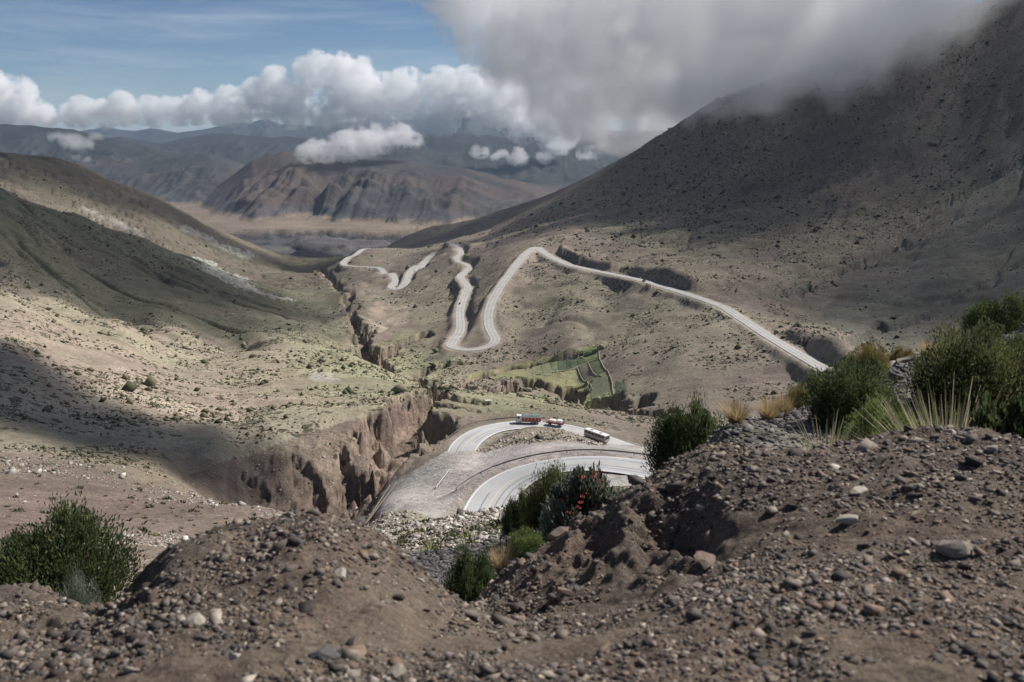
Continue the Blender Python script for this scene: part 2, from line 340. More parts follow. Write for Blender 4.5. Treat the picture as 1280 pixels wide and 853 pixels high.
def land(s, Y):
    """final land surface: returns z plus masks"""
    z = base_z(s, Y); X = s * Y; Yb = np.broadcast_to(Y, z.shape)
    vis = sstep(12, 60, Yb)
    # relief: rolling + erosion lines, amplitude grows with distance
    amp = np.clip(Yb / 900, 0.02, 1.0)
    z = z + vis * amp * (5.5 * fbm(X / 160, Yb / 160, 5, 1) + 2.4 * fbm(X / 30, Yb / 30, 4, 2) - 3.0 * np.clip(1 - np.abs(fbm(X / 90 + 7, Yb / 90, 3, 4)) * 5, 0, 1)) * (1 - sstep(2800, 3600, Yb))
    z = z + 0.35 * fbm(X / 5.0, Yb / 5.0, 3, 3) * (1 - sstep(200, 500, Yb)) * sstep(8, 30, Yb)
    # rills running down the big slopes
    rill = np.abs(fbm((X * 0.72 - Yb * 0.69) / 42 + 0.6 * fbm(X / 200, Yb / 200, 3, 7), (Yb * 0.72 + X * 0.69) / 420, 3, 8))
    right = sstep(0.05, 0.2, X / Yb) * sstep(700, 1000, Yb) * (1 - sstep(2600, 3200, Yb))
    z = z - right * 6.0 * np.clip(1 - rill * 5, 0, 1) ** 2
    rill2 = np.abs(fbm((X * 0.56 + Yb * 0.83) / 48 + 0.7 * fbm(X / 220, Yb / 220, 3, 27), (Yb * 0.56 - X * 0.83) / 380, 3, 28))
    left = (1 - sstep(-0.28, -0.12, X / Yb)) * sstep(600, 900, Yb) * (1 - sstep(2600, 3200, Yb))
    z = z - left * 8.0 * np.clip(1 - rill2 * 5, 0, 1) ** 2
    bw = np.exp(-((X / Yb + 0.2) / 0.09) ** 2 - ((Yb - 300) / 28) ** 2)
    z = z - bw * (4 * (ridged(X / 17, Yb / 34, 4, 71) - 0.55) + 3.2 * (ridged(X / 5.5, Yb / 12, 3, 73) - 0.6) + 2.0 * fbm(X / 3, Yb / 3, 3, 72))
    cliff = np.zeros(z.shape); road = np.full(z.shape, 1e9); cut = np.zeros(z.shape)
    jag = fbm(X / 14, Yb / 14, 4, 21); jag2 = fbm(X / 4, Yb / 4, 3, 22)
    for (w, dp, P) in GL:
        m = (X > P[:, 0].min() - 60) & (X < P[:, 0].max() + 60) & (Yb > P[:, 1].min() - 80) & (Yb < P[:, 1].max() + 80)
        if not m.any(): continue
        d, par, side = seg_dist(X[m], Yb[m], P)
        ww = w * np.clip(1 + 1.1 * jag[m] + 0.35 * jag2[m] + 0.7 * fbm(X[m] / 38, Yb[m] / 38, 2, 23), 0.3, 2.4) * np.minimum(1, 0.35 + 0.65 * np.minimum(par, len(P) - 1 - par) / 3.0)
        c = 1 - sstep(0.30 if w in (21, 10) else 0.62, 1.0, d / np.maximum(ww, 0.5))
        z[m] -= dp * c * (0.85 + 0.3 * jag[m])
        cliff[m] = np.maximum(cliff[m], sstep(0.02, 0.25, c))
    for nm, (hw, P) in RD.items():
        pad = 60
        m = (X > P[:, 0].min() - pad) & (X < P[:, 0].max() + pad) & (Yb > P[:, 1].min() - pad) & (Yb < P[:, 1].max() + pad)
        if not m.any(): continue
        d, par, side = seg_dist(X[m], Yb[m], P)
        zr = np.interp(par, np.arange(len(P)), P[:, 2]) - 0.35
        near = nm in ('hairpin_road', 'lower_hairpin_road')
        sh = 2.2 if near else 2.0; ban = 8 if near else 8
        k = 1 - sstep(hw + sh, hw + sh + ban, d * (1 - 0.12 * jag[m]))
        z0 = z[m]
        if nm == 'mountain_road':                     # high cut bank on the mountain side
            z0 = z0 + 7 * np.exp(-((d - hw - 15) / 9) ** 2) * (X[m] / Yb[m] > 0.05) * (z0 > zr + 0.5) * sstep(-0.3, 0.3, fbm(X[m] / 70, Yb[m] / 70, 3, 33) + 0.25)
        z[m] = z0 * (1 - k) + zr * k
        road[m] = np.minimum(road[m], d - hw); cut[m] = np.maximum(cut[m], (1 - sstep(hw + 2, hw + 22, d)))
        cliff[m] *= 1 - k
    z = z + cliff * (1.3 * fbm(X / 3.2, Yb / 4.5, 3, 24) + 0.9 * (ridged(X / 6, Yb / 9, 3, 25) - 0.6)) * (1 - sstep(600, 1100, Yb))
    return z, dict(cliff=cliff, road=road, cut=cut, jag=jag, jag2=jag2)

s_in = np.linspace(-0.545, 0.545, 860)
s_out = 0.545 + np.cumsum(np.concatenate([np.linspace(0.003, 0.03, 26), np.linspace(0.04, 0.35, 9)]))
S_COL = np.concatenate([-s_out[::-1], s_in, s_out])
def lrows(a, b, n): return np.exp(np.linspace(math.log(a), math.log(b), n, endpoint=False))
Y_ROW = np.concatenate([lrows(7, 100, 90), lrows(100, 360, 190), lrows(360, 1200, 260), lrows(1200, 3500, 130)])
Y_FAR = np.concatenate([[3500.0], lrows(3520, 6500, 110), lrows(6500, 12000, 150), lrows(12000, 40000, 110)])
def inpoly(u, v, poly):
    r = np.zeros(u.shape, bool); n = len(poly)
    for i in range(n):
        x0, y0 = poly[i]; x1, y1 = poly[(i + 1) % n]
        if y0 == y1: continue
        c = ((y0 > v) != (y1 > v)) & (u < (x1 - x0) * (v - y0) / (y1 - y0) + x0); r ^= c
    return r
def soft(u, v, poly, wob=None):
    return inpoly(u + (0 if wob is None else wob[0]), v + (0 if wob is None else wob[1]), poly).astype(float)
def mixv(col, c, k):
    return col * (1 - k[..., None]) + np.array(c)[None, None] * k[..., None]

s2, Y2 = np.meshgrid(S_COL, Y_ROW)
Z2, MK = land(s2, Y2)
# foot row shared with the far sheet
X2 = s2 * Y2
print('valley', Z2.shape, time.time() - T0)
U2, V2 = project(X2, Y2, base_z(s2, Y2))

# ---- ground colours (albedo, plus a painted sunlit lift on the left slope)
n1 = fbm(X2 / 120, Y2 / 120, 4, 101); n2 = fbm(X2 / 28, Y2 / 28, 4, 102); n3 = fbm(X2 / 7, Y2 / 7, 3, 103)
w0 = (14 * n2, 10 * n1)
col = np.empty(Z2.shape + (3,)); col[:] = (0.245, 0.205, 0.17)
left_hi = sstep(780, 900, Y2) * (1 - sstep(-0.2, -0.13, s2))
col = mixv(col, (0.15, 0.143, 0.105), left_hi)                              # olive puna grass on the far left hills
col = mixv(col, (0.165, 0.138, 0.11), left_hi * sstep(1500, 1900, Y2) * 0.8)
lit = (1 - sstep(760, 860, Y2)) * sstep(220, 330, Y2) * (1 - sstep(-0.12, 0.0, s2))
col = mixv(col, (0.39, 0.332, 0.258), lit)                                    # pale dry left slope, lightened further for its sunlit look
floor_g = np.exp(-((U2 - 440) / 130) ** 2 - ((V2 - 465) / 45) ** 2) + np.exp(-((U2 - 640) / 90) ** 2 - ((V2 - 505) / 16) ** 2) + 0.8 * np.exp(-((U2 - 520) / 70) ** 2 - ((V2 - 430) / 30) ** 2)
floor_g = np.clip(floor_g * (0.9 + 0.8 * n2), 0, 1)
col = mixv(col, (0.34, 0.325, 0.21), floor_g)
rgt = sstep(0.02, 0.10, s2 - 0.03) * sstep(700, 900, Y2)
up = np.clip((Z2 + 190) / 120, 0, 1)
col = mixv(col, (0.165, 0.14, 0.12), rgt * up)
col = mixv(col, (0.175, 0.16, 0.112), rgt * (1 - up) * 0.7 * np.clip(0.6 + n1, 0, 1))
fan = soft(U2, V2, [(1060,340),(1300,190),(1400,420),(1120,440),(1020,400)], w0)
col = mixv(col, (0.14, 0.134, 0.115), fan * 0.85)
mid = np.exp(-((U2 - 600) / 170) ** 2 - ((V2 - 390) / 60) ** 2)
col = mixv(col, (0.255, 0.22, 0.17), np.clip(mid * 0.9, 0, 1))
pink = soft(U2, V2, [(455,395),(470,380),(510,385),(515,400),(495,420),(470,428)], (8 * n2, 8 * n3))
col = mixv(col, (0.33, 0.255, 0.215), pink * 0.9)
nearL = (1 - sstep(215, 270, Y2 + 40 * n2)) * (1 - sstep(-0.13, -0.09, s2))
col = mixv(col, (0.265, 0.213, 0.175), nearL)
pinkl = soft(U2, V2, [(150,585),(185,552),(240,555),(262,575),(235,600),(180,606)], (10 * n2, 6 * n3)) 
col = mixv(col, (0.31, 0.245, 0.19), pinkl * 0.8)
# dark scree under the viewpoint, stony field beneath it
scree = (1 - sstep(36, 46, Y2 + 10 * n2)) * (1 - sstep(0.19, 0.26, s2)) * sstep(-0.22, -0.14, s2)
col = mixv(col, (0.10, 0.093, 0.094), scree)
rub = soft(U2, V2, [(440,640),(470,634),(560,622),(640,612),(664,640),(610,680),(540,705),(470,710),(420,680)], (7 * n3, 5 * n2)) * (Y2 > 40) * (Y2 < 205)
col = mixv(col, (0.40, 0.375, 0.29), rub)
rgh = (1 - sstep(25, 45, Y2)) * sstep(0.17, 0.22, s2)
col = mixv(col, (0.17, 0.155, 0.145), rgh)
apron = soft(U2, V2, [(462,645),(478,618),(500,600),(528,584),(556,567),(600,566),(650,556),(720,551),(830,556),(840,610),(600,660),(560,640),(500,640)], (3 * n3, 2 * n2)) * (Y2 > 170) * (Y2 < 312)
col = mixv(col, (0.48, 0.455, 0.42), apron)
isl = soft(U2, V2, [(590,566),(612,552),(640,543),(670,538),(700,536),(735,550),(760,556),(700,553),(640,560),(605,568)], (3 * n3, 2 * n2)) * (Y2 > 240) * (Y2 < 340)
col = mixv(col, (0.37, 0.31, 0.25), isl)
# fields: real crop colours
def field(poly, c, k=0.9):
    global col
    col = mixv(col, c, soft(U2, V2, poly, (0.6 * n3, 0.5 * n3)) * k * (Y2 > 400) * (Y2 < 1000))
field([(575,465),(620,458),(680,444),(745,428),(752,450),(775,500),(768,508),(730,503),(710,488),(680,478),(640,474),(590,472)], (0.27, 0.275, 0.14), 0.8)
field([(686,446),(746,429),(748,448),(728,456),(702,461),(690,460)], (0.16, 0.19, 0.085))
field([(636,516),(650,516),(648,519),(634,519)], (0.6, 0.58, 0.55))
# bare earth in gullies and cuts
bare = np.clip(MK['cliff'] * 1.0, 0, 1)
col = mixv(col, (0.265, 0.205, 0.165), bare * 0.9 * (s2 < 0.25)); col = mixv(col, (0.17, 0.155, 0.135), bare * 0.8 * (s2 >= 0.25))
bowl = soft(U2, V2, [(222,596),(280,569),(330,554),(400,537),(470,516),(500,500),(505,560),(470,640),(420,690),(300,680),(225,620)], (9 * n3, 7 * n2)) * (Y2 > 190) * (Y2 < 420)
col = mixv(col, (0.265, 0.198, 0.165), bowl * 0.85); bare = np.maximum(bare, bowl)
cutm = MK['cut'] * sstep(0, 3, MK['road']) * (Y2 > 360)
col = mixv(col, (0.27, 0.225, 0.185), cutm * 0.75)
shoulder = (1 - sstep(1.0, 4.5, MK['road'] + 1.5 * n3))
col = mixv(col, (0.40, 0.35, 0.30), shoulder * 0.85)
whites = soft(U2, V2, [(382,470),(396,462),(412,466),(424,474),(410,480),(392,477)], (6 * n2, 4 * n3))
col = mixv(col, (0.50, 0.46, 0.40), whites * 0.8)
talus = soft(U2, V2, [(232,322),(262,328),(330,362),(372,376),(350,376),(290,356)], (8 * n2, 4 * n3)) + soft(U2, V2, [(218,284),(235,282),(290,308),(330,322),(300,322)], (8 * n2, 4 * n3)) * 0.7 + soft(U2, V2, [(95,262),(110,262),(190,296),(170,296)], (8 * n2, 4 * n3)) * 0.5
col = mixv(col, (0.42, 0.41, 0.385), np.clip(talus, 0, 1) * (Y2 > 700) * (0.55 + 0.45 * sstep(-0.1, 0.3, n3)))
col *= np.array([0.98, 0.99, 0.965])
strat = bare * (vnoise(Z2 / 1.3 + 0.6 * n2, X2 / 60, 141) - 0.5) * 0.55
col *= (1 + 0.30 * n1 + 0.28 * n2 + 0.15 * n3 + strat)[..., None]
col[..., 1] *= 1 + 0.10 * fbm(X2 / 70, Y2 / 70, 3, 143)
scrub = np.clip(0.42 + 1.7 * n2 + 0.9 * n1, 0, 1) * (1 - apron) * (1 - shoulder) * (1 - 0.8 * bare) * (1 - 0.7 * pink)
scrub *= 1 - 0.8 * soft(U2, V2, [(575,465),(680,444),(745,428),(775,500),(730,503),(640,474)])
scrub = np.where(rgt * up > 0.4, np.clip(scrub + 0.30, 0, 1), scrub)
scrub[nearL > 0.5] *= 0.35; scrub[Y2 < 60] *= 0.2; scrub *= 1 - 0.6 * fan

def terrain_mat(name, far=False):
    m, n, l, b = new_mat(name)
    a = n.new('ShaderNodeAttribute'); a.attribute_name = 'col'
    tc = n.new('ShaderNodeTexCoord'); co = tc.outputs['Object']
    k = 0.12 if far else 1.0
    nA = noise_node(n, l, co, 0.035 * k, 6, 0.65); rA = ramp(n, [(0.3, 0.78), (0.7, 1.22)]); l.new(nA.outputs['Fac'], rA.inputs['Fac'])
    nB = noise_node(n, l, co, 0.5 * k, 5, 0.7); rB = ramp(n, [(0.3, 0.72), (0.7, 1.28)]); l.new(nB.outputs['Fac'], rB.inputs['Fac'])
    c = mixc(n, l, a.outputs['Color'], rA.outputs['Color'], 1.0, 'MULTIPLY')
    c = mixc(n, l, c, rB.outputs['Color'], 1.0, 'MULTIPLY')
    if not far:
        # low scrub seen as dark dots, stones as pale ones; alpha of 'col' is the cover
        for sc_, thr, dark, amt in ((0.2, 0.40, (0.06, 0.06, 0.042), 0.75), (0.45, 0.40, (0.055, 0.056, 0.036), 0.85), (0.95, 0.36, (0.07, 0.07, 0.045), 0.7)):
            v = n.new('ShaderNodeTexVoronoi'); v.inputs['Scale'].default_value = sc_
            l.new(co, v.inputs['Vector'])
            hsh = n.new('ShaderNodeSeparateColor'); l.new(v.outputs['Color'], hsh.inputs[0])
            on = math_node(n, l, 'LESS_THAN', hsh.outputs[0], a.outputs['Alpha'])
            sz = math_node(n, l, 'MULTIPLY', hsh.outputs[1], thr * 1.3)
            dd = math_node(n, l, 'LESS_THAN', v.outputs['Distance'], sz)
            f = math_node(n, l, 'MULTIPLY', math_node(n, l, 'MULTIPLY', on, dd), amt)
            c = mixc(n, l, c, dark, f)
        v = n.new('ShaderNodeTexVoronoi'); v.inputs['Scale'].default_value = 0.8; l.new(co, v.inputs['Vector'])
        hsh = n.new('ShaderNodeSeparateColor'); l.new(v.outputs['Color'], hsh.inputs[0])
        on = math_node(n, l, 'GREATER_THAN', hsh.outputs[2], 0.90)
        dd = math_node(n, l, 'LESS_THAN', v.outputs['Distance'], 0.25)
        c = mixc(n, l, c, (0.5, 0.47, 0.43), math_node(n, l, 'MULTIPLY', math_node(n, l, 'MULTIPLY', on, dd), 0.7))
    l.new(c, b.inputs['Base Color']); b.inputs['Roughness'].default_value = 0.95; b.inputs['Specular IOR Level'].default_value = 0.1
    nC = noise_node(n, l, co, 2.2 * k, 4, 0.7)
    bump(n, l, math_node(n, l, 'ADD', nB.outputs['Fac'], math_node(n, l, 'MULTIPLY', nC.outputs['Fac'], 0.35)), b, 1.0, 1.6 / k if far else 1.1)
    return m
mat_val = terrain_mat('valley_ground')
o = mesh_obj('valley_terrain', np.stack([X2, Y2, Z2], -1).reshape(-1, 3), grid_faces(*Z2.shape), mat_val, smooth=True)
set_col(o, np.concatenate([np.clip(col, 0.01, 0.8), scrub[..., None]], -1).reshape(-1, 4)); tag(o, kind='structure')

s3, Y3 = np.meshgrid(np.concatenate([S_COL[:35], np.linspace(-0.545, 0.545, 560), S_COL[-35:]]), Y_FAR); 
Z3, _ = land(s3, Y3); X3 = s3 * Y3
n1f = fbm(X3 / 900, Y3 / 900, 5, 201); n2f = fbm(X3 / 160, Y3 / 420, 4, 202)
cf = np.empty(Z3.shape + (3,)); cf[:] = (0.125, 0.098, 0.085)
cf = mixv(cf, (0.06, 0.063, 0.066), np.clip(0.35 + 2.2 * n1f, 0, 1) * 0.85)
floor_z = -470 - 128 * np.clip((Y3 - 3400) / 1900, 0, 1) - 45 * np.clip((Y3 - 5300) / 2200, 0, 1)
hz_ = Z3 - floor_z
plain = (1 - sstep(12, 26, hz_)) * (Y3 < 9000)
foot = sstep(14, 26, hz_) * (1 - sstep(40, 100, hz_ + 60 * n2f)) * (Y3 < 9000) * (Y3 > 5200)
cf = mixv(cf, (0.10, 0.10, 0.105), foot * 0.8)
cf = mixv(cf, (0.25, 0.20, 0.155), plain)
cf = mixv(cf, (0.135, 0.13, 0.13), (1 - sstep(5000, 5300, Y3 + 500 * s3)) * 0.9)
cf = mixv(cf, (0.075, 0.076, 0.084), (1 - sstep(-26, -12, hz_)) * (Y3 < 6500) * 0.9)
cf = mixv(cf, (0.042, 0.047, 0.047), sstep(9700, 10500, Y3) * 0.85)
snow = sstep(22000, 23000, Y3) * sstep(60, 330, Z3 + 140 * n1f + 60 * n2f)
cf = mixv(cf, (0.75, 0.77, 0.8), snow)
cf *= (1 + 0.25 * n1f + 0.22 * n2f)[..., None]
o = mesh_obj('distant_mountains', np.stack([X3, Y3, Z3], -1).reshape(-1, 3), grid_faces(*Z3.shape), terrain_mat('mountain_ground', True), smooth=True)
set_col(o, np.clip(cf, 0.01, 0.85).reshape(-1, 3)); tag(o, kind='structure')
print('terrain done', time.time() - T0)
# ================================================================== FOREGROUND BANK
FG = [
 (-200,1100,2.0),(0,1100,2.05),(320,1100,1.95),(640,1100,1.95),(960,1100,1.85),(1280,1100,1.8),(1480,1100,1.8),(640,2200,0.95),(0,2200,1.0),(1280,2200,0.9),
 (-200,853,3.0),(0,853,2.95),(200,853,2.75),(400,853,2.68),(640,853,2.72),(900,853,2.62),(1280,853,2.5),(1480,853,2.45),
 (200,690,4.5),(260,666,4.75),(330,651,4.95),(400,646,5.0),(440,656,4.95),(480,676,4.8),(520,708,4.65),(560,742,4.6),(600,764,4.6),
 (300,740,3.75),(450,750,3.65),(230,770,3.5),(110,800,3.5),(550,800,3.5),
 (178,720,4.5),(150,752,4.7),(110,745,5.6),(60,735,6.6),(0,732,6.8),(0,790,4.3),(-200,720,6.8),(80,775,4.4),
 (400,720,6.2),(260,740,6.0),(520,800,5.8),(180,790,6.0),(330,725,6.2),
 (60,775,8),(0,775,8.2),(-200,770,8.2),(400,860,8),(520,900,8),
 (640,770,4.75),(620,800,3.75),(700,800,3.6),(900,740,3.65),(1100,725,3.6),(1280,720,3.5),(1480,710,3.4),
 (760,735,4.7),(700,740,4.9),(830,715,4.7),(880,690,4.75),(930,660,4.85),(1000,630,4.9),(1100,620,4.85),(1280,615,4.7),
 (850,655,5.35),(800,660,5.6),(760,690,5.4),(900,610,5.4),(870,600,5.8),
 (592,748,5.4),(612,718,5.9),(650,692,6.2),(700,674,6.4),(740,645,6.45),(775,608,6.35),(810,590,6.3),(840,578,6.3),(880,565,6.3),(960,556,6.3),(1060,547,6.2),(1160,540,6.0),(1280,534,5.8),(1480,528,5.6),
 (600,820,6.8),(650,780,7.6),(720,760,8.0),(780,710,8.2),(830,660,8.1),(900,612,8.0),(1000,596,7.8),(1150,590,7.6),(1280,590,7.4),(1480,585,7.2),
 (650,900,9.5),(800,800,9.5),(1000,700,9.5),(1280,680,9.5),
]
tps_fg = TPS(FG, ks=3.0, ky=1.6, lam=1e-5)
def fg_z(s, Y):
    s_ = np.where(np.abs(s) > 0.66, np.sign(s) * (0.66 + 0.12 * (np.abs(s) - 0.66)), s)
    z = -tps_fg.q(s_, Y) * Y; X = s * Y
    u, v = project(X, Y, z)
    crag = np.exp(-((u - 770) / 130) ** 2 - ((v - 668) / 60) ** 2) + 0.8 * np.exp(-((u - 165) / 40) ** 2 - ((v - 730) / 40) ** 2) + 0.5 * np.exp(-((u - 60) / 120) ** 2 - ((v - 760) / 40) ** 2)
    far = sstep(4.0, 5.5, Y)
    z = z - 0.05 * far
    z = z + (0.05 + 0.05 * far) * fbm(X / 0.7, Y / 0.7, 4, 301) + 0.034 * fbm(X / 0.16, Y / 0.16, 5, 302)
    z = z + crag * (0.30 * (ridged(X / 0.45, Y / 0.45, 4, 303) - 0.62) + 0.12 * fbm(X / 0.11, Y / 0.11, 3, 304))
    z = z - 0.17 * np.exp(-((u - 862) / 42) ** 2 - ((v - 655) / 34) ** 2)
    return z, crag
sF_ = 0.66 + np.cumsum(np.linspace(0.004, 0.14, 24)); sF = np.concatenate([-sF_[::-1], np.linspace(-0.66, 0.66, 560), sF_]); YF = np.concatenate([lrows(0.45, 2.4, 36), lrows(2.4, 6.9, 330), lrows(6.9, 9.5, 40)])
s4, Y4 = np.meshgrid(sF, YF); Z4, CR4 = fg_z(s4, Y4); X4 = s4 * Y4
nf = fbm(X4 / 0.5, Y4 / 0.5, 4, 311); nf2 = fbm(X4 / 0.12, Y4 / 0.12, 3, 312)
c4 = np.empty(Z4.shape + (3,)); c4[:] = (0.20, 0.15, 0.115)
c4 = mixv(c4, (0.235, 0.185, 0.14), np.clip(0.3 + 1.8 * nf, 0, 1))
c4 = mixv(c4, (0.105, 0.092, 0.085), np.clip(-0.1 + 1.6 * fbm(X4 / 0.9 + 5, Y4 / 0.9, 4, 313), 0, 1) * 0.8)
c4 = mixv(c4, (0.215, 0.165, 0.125), CR4.clip(0, 1) * 0.7)
c4 *= (1 + 0.25 * nf2)[..., None]
m, n, l, b = new_mat('bank_earth')
a = n.new('ShaderNodeAttribute'); a.attribute_name = 'col'; tc = n.new('ShaderNodeTexCoord'); co = tc.outputs['Object']
nA = noise_node(n, l, co, 22, 6, 0.7); rA = ramp(n, [(0.3, 0.6), (0.7, 1.35)]); l.new(nA.outputs['Fac'], rA.inputs['Fac'])
c_ = mixc(n, l, a.outputs['Color'], rA.outputs['Color'], 1.0, 'MULTIPLY')
for sc_, amt in ((70, 0.75), (160, 0.6)):
    vo = n.new('ShaderNodeTexVoronoi'); vo.inputs['Scale'].default_value = sc_; l.new(co, vo.inputs['Vector'])
    se = n.new('ShaderNodeSeparateColor'); l.new(vo.outputs['Color'], se.inputs[0])
    rg = ramp(n, [(0.0, (0.07, 0.065, 0.065)), (0.45, (0.16, 0.14, 0.125)), (0.8, (0.27, 0.235, 0.20)), (1.0, (0.42, 0.38, 0.33))]); l.new(se.outputs[0], rg.inputs['Fac'])
    on = math_node(n, l, 'MULTIPLY', math_node(n, l, 'LESS_THAN', vo.outputs['Distance'], 0.36), math_node(n, l, 'GREATER_THAN', se.outputs[1], 0.5))
    c_ = mixc(n, l, c_, rg.outputs['Color'], math_node(n, l, 'MULTIPLY', on, amt))
l.new(c_, b.inputs['Base Color'])
b.inputs['Roughness'].default_value = 0.95; b.inputs['Specular IOR Level'].default_value = 0.1
bump(n, l, nA.outputs['Fac'], b, 1.0, 0.03)
fgo = mesh_obj('foreground_bank', np.stack([X4, Y4, Z4], -1).reshape(-1, 3), grid_faces(*Z4.shape), m, smooth=True)
c4 *= 0.7
set_col(fgo, np.clip(c4, 0.01, 0.8).reshape(-1, 3)); tag(fgo, kind='structure')

# ================================================================== ROADS
def ribbon(name, P, offs, mat, dz=0.0, parent=None, zoff=None):
    """strip along a line: offs = list of lateral offsets"""
    t = np.gradient(P[:, :2], axis=0); t /= np.linalg.norm(t, axis=1)[:, None] + 1e-9
    nrm = np.stack([-t[:, 1], t[:, 0]], 1); k = len(offs)
    V = np.zeros((len(P), k, 3))
    for j, of in enumerate(offs):
        V[:, j, :2] = P[:, :2] + nrm * (of if np.ndim(of) == 0 else np.asarray(of)[:, None]); V[:, j, 2] = P[:, 2] + dz + (0 if zoff is None else zoff[j])
    return mesh_obj(name, V.reshape(-1, 3), grid_faces(len(P), k), mat, parent)
def road_mat(name, c, dusty):
    m, n, l, b = new_mat(name); tc = n.new('ShaderNodeTexCoord'); co = tc.outputs['Object']
    nA = noise_node(n, l, co, 0.12, 5, 0.6); nB = noise_node(n, l, co, 2.5, 4, 0.6)
    r = ramp(n, [(0.3, 0.86), (0.7, 1.1)]); l.new(nA.outputs['Fac'], r.inputs['Fac'])
    r2 = ramp(n, [(0.3, 0.93), (0.7, 1.07)]); l.new(nB.outputs['Fac'], r2.inputs['Fac'])
    x = mixc(n, l, mixc(n, l, c, r.outputs['Color'], 1, 'MULTIPLY'), r2.outputs['Color'], 1, 'MULTIPLY')
    l.new(x, b.inputs['Base Color']); b.inputs['Roughness'].default_value = 0.8; b.inputs['Specular IOR Level'].default_value = 0.25
    return m
mat_asph = road_mat('asphalt', (0.46, 0.462, 0.46), 0); mat_pale = road_mat('pale_road', (0.43, 0.42, 0.40), 1)
mat_white = plain_mat('line_white', (0.74, 0.74, 0.72), 0.6, var=0.08); mat_yel = plain_mat('line_yellow', (0.60, 0.55, 0.42), 0.6, var=0.12)
mat_tyre = plain_mat('tyre_mark', (0.27, 0.27, 0.275), 0.8, var=0.2)
for nm, (hw, P) in RD.items():
    near = nm in ('hairpin_road', 'lower_hairpin_road')
    Q = P
    if near: Q = smooth_line(P, 2.0, 1)
    r = ribbon(nm, Q, np.linspace(-hw, hw, 5), mat_asph if near else mat_pale, dz=0.0); tag(r, kind='structure')
    if near:
        for sg in (-1, 1):
            ribbon('edge_line', Q, [sg * (hw - 0.62), sg * (hw - 0.32)], mat_white, 0.012, r)
        ribbon('centre_line', Q, [-0.22, -0.07], mat_yel, 0.012, r); ribbon('centre_line', Q, [0.07, 0.22], mat_yel, 0.012, r)
        for of in (-2.9, -1.4, 1.5, 3.0):
            i0, i1 = sorted(random.Random(int(of * 10)).sample(range(4, len(Q) - 4), 2)); i1 = max(i1, i0 + 12)
            ribbon('tyre_mark', Q[i0:i1], [of, of + 0.35], mat_tyre, 0.008, r)
mat_track = road_mat('wheel_track', (0.33, 0.325, 0.315), 0)
for nm, (hw, P) in RD.items():
    if nm in ('mountain_road', 'valley_road'):
        for of in (-2.3, 1.3): ribbon('wheel_track', P, [of, of + 1.0], mat_track, 0.03, bpy.data.objects[nm])
print('roads done', time.time() - T0)
# ================================================================== CLOUDS
def vnoise3(x, y, z, seed=0):
    ix, iy, iz = np.floor(x), np.floor(y), np.floor(z); fx, fy, fz = x - ix, y - iy, z - iz
    fx = fx * fx * (3 - 2 * fx); fy = fy * fy * (3 - 2 * fy); fz = fz * fz * (3 - 2 * fz)
    r = 0
    for a in (0, 1):
        for b_ in (0, 1):
            for c_ in (0, 1):
                r = r + _hash(ix + a + 57 * (iz + c_), iy + b_ + 113 * (iz + c_), seed) * (fx if a else 1 - fx) * (fy if b_ else 1 - fy) * (fz if c_ else 1 - fz)
    return r
def fbm3(x, y, z, octs, seed):
    r = 0; a = 1.0; t = 0
    for i in range(octs):
        r = r + a * vnoise3(x, y, z, seed + 7 * i); t += a; a *= 0.52; x, y, z = x * 2.07 + 5.3, y * 2.07 + 1.7, z * 2.07 + 9.1
    return r / t
def cloud_mat(name, dens):
    m = bpy.data.materials.new(name); m.use_nodes = True; nt = m.node_tree
    for nd in list(nt.nodes):
        if nd.type != 'OUTPUT_MATERIAL': nt.nodes.remove(nd)
    out = nt.nodes['Material Output']; pv = nt.nodes.new('ShaderNodeVolumePrincipled')
    pv.inputs['Color'].default_value = (0.9995, 0.9995, 0.9995, 1); pv.inputs['Density'].default_value = dens
    pv.inputs['Anisotropy'].default_value = 0.0; pv.inputs['Density Attribute'].default_value = 'density'
    nt.links.new(pv.outputs[0], out.inputs['Volume'])
    return m
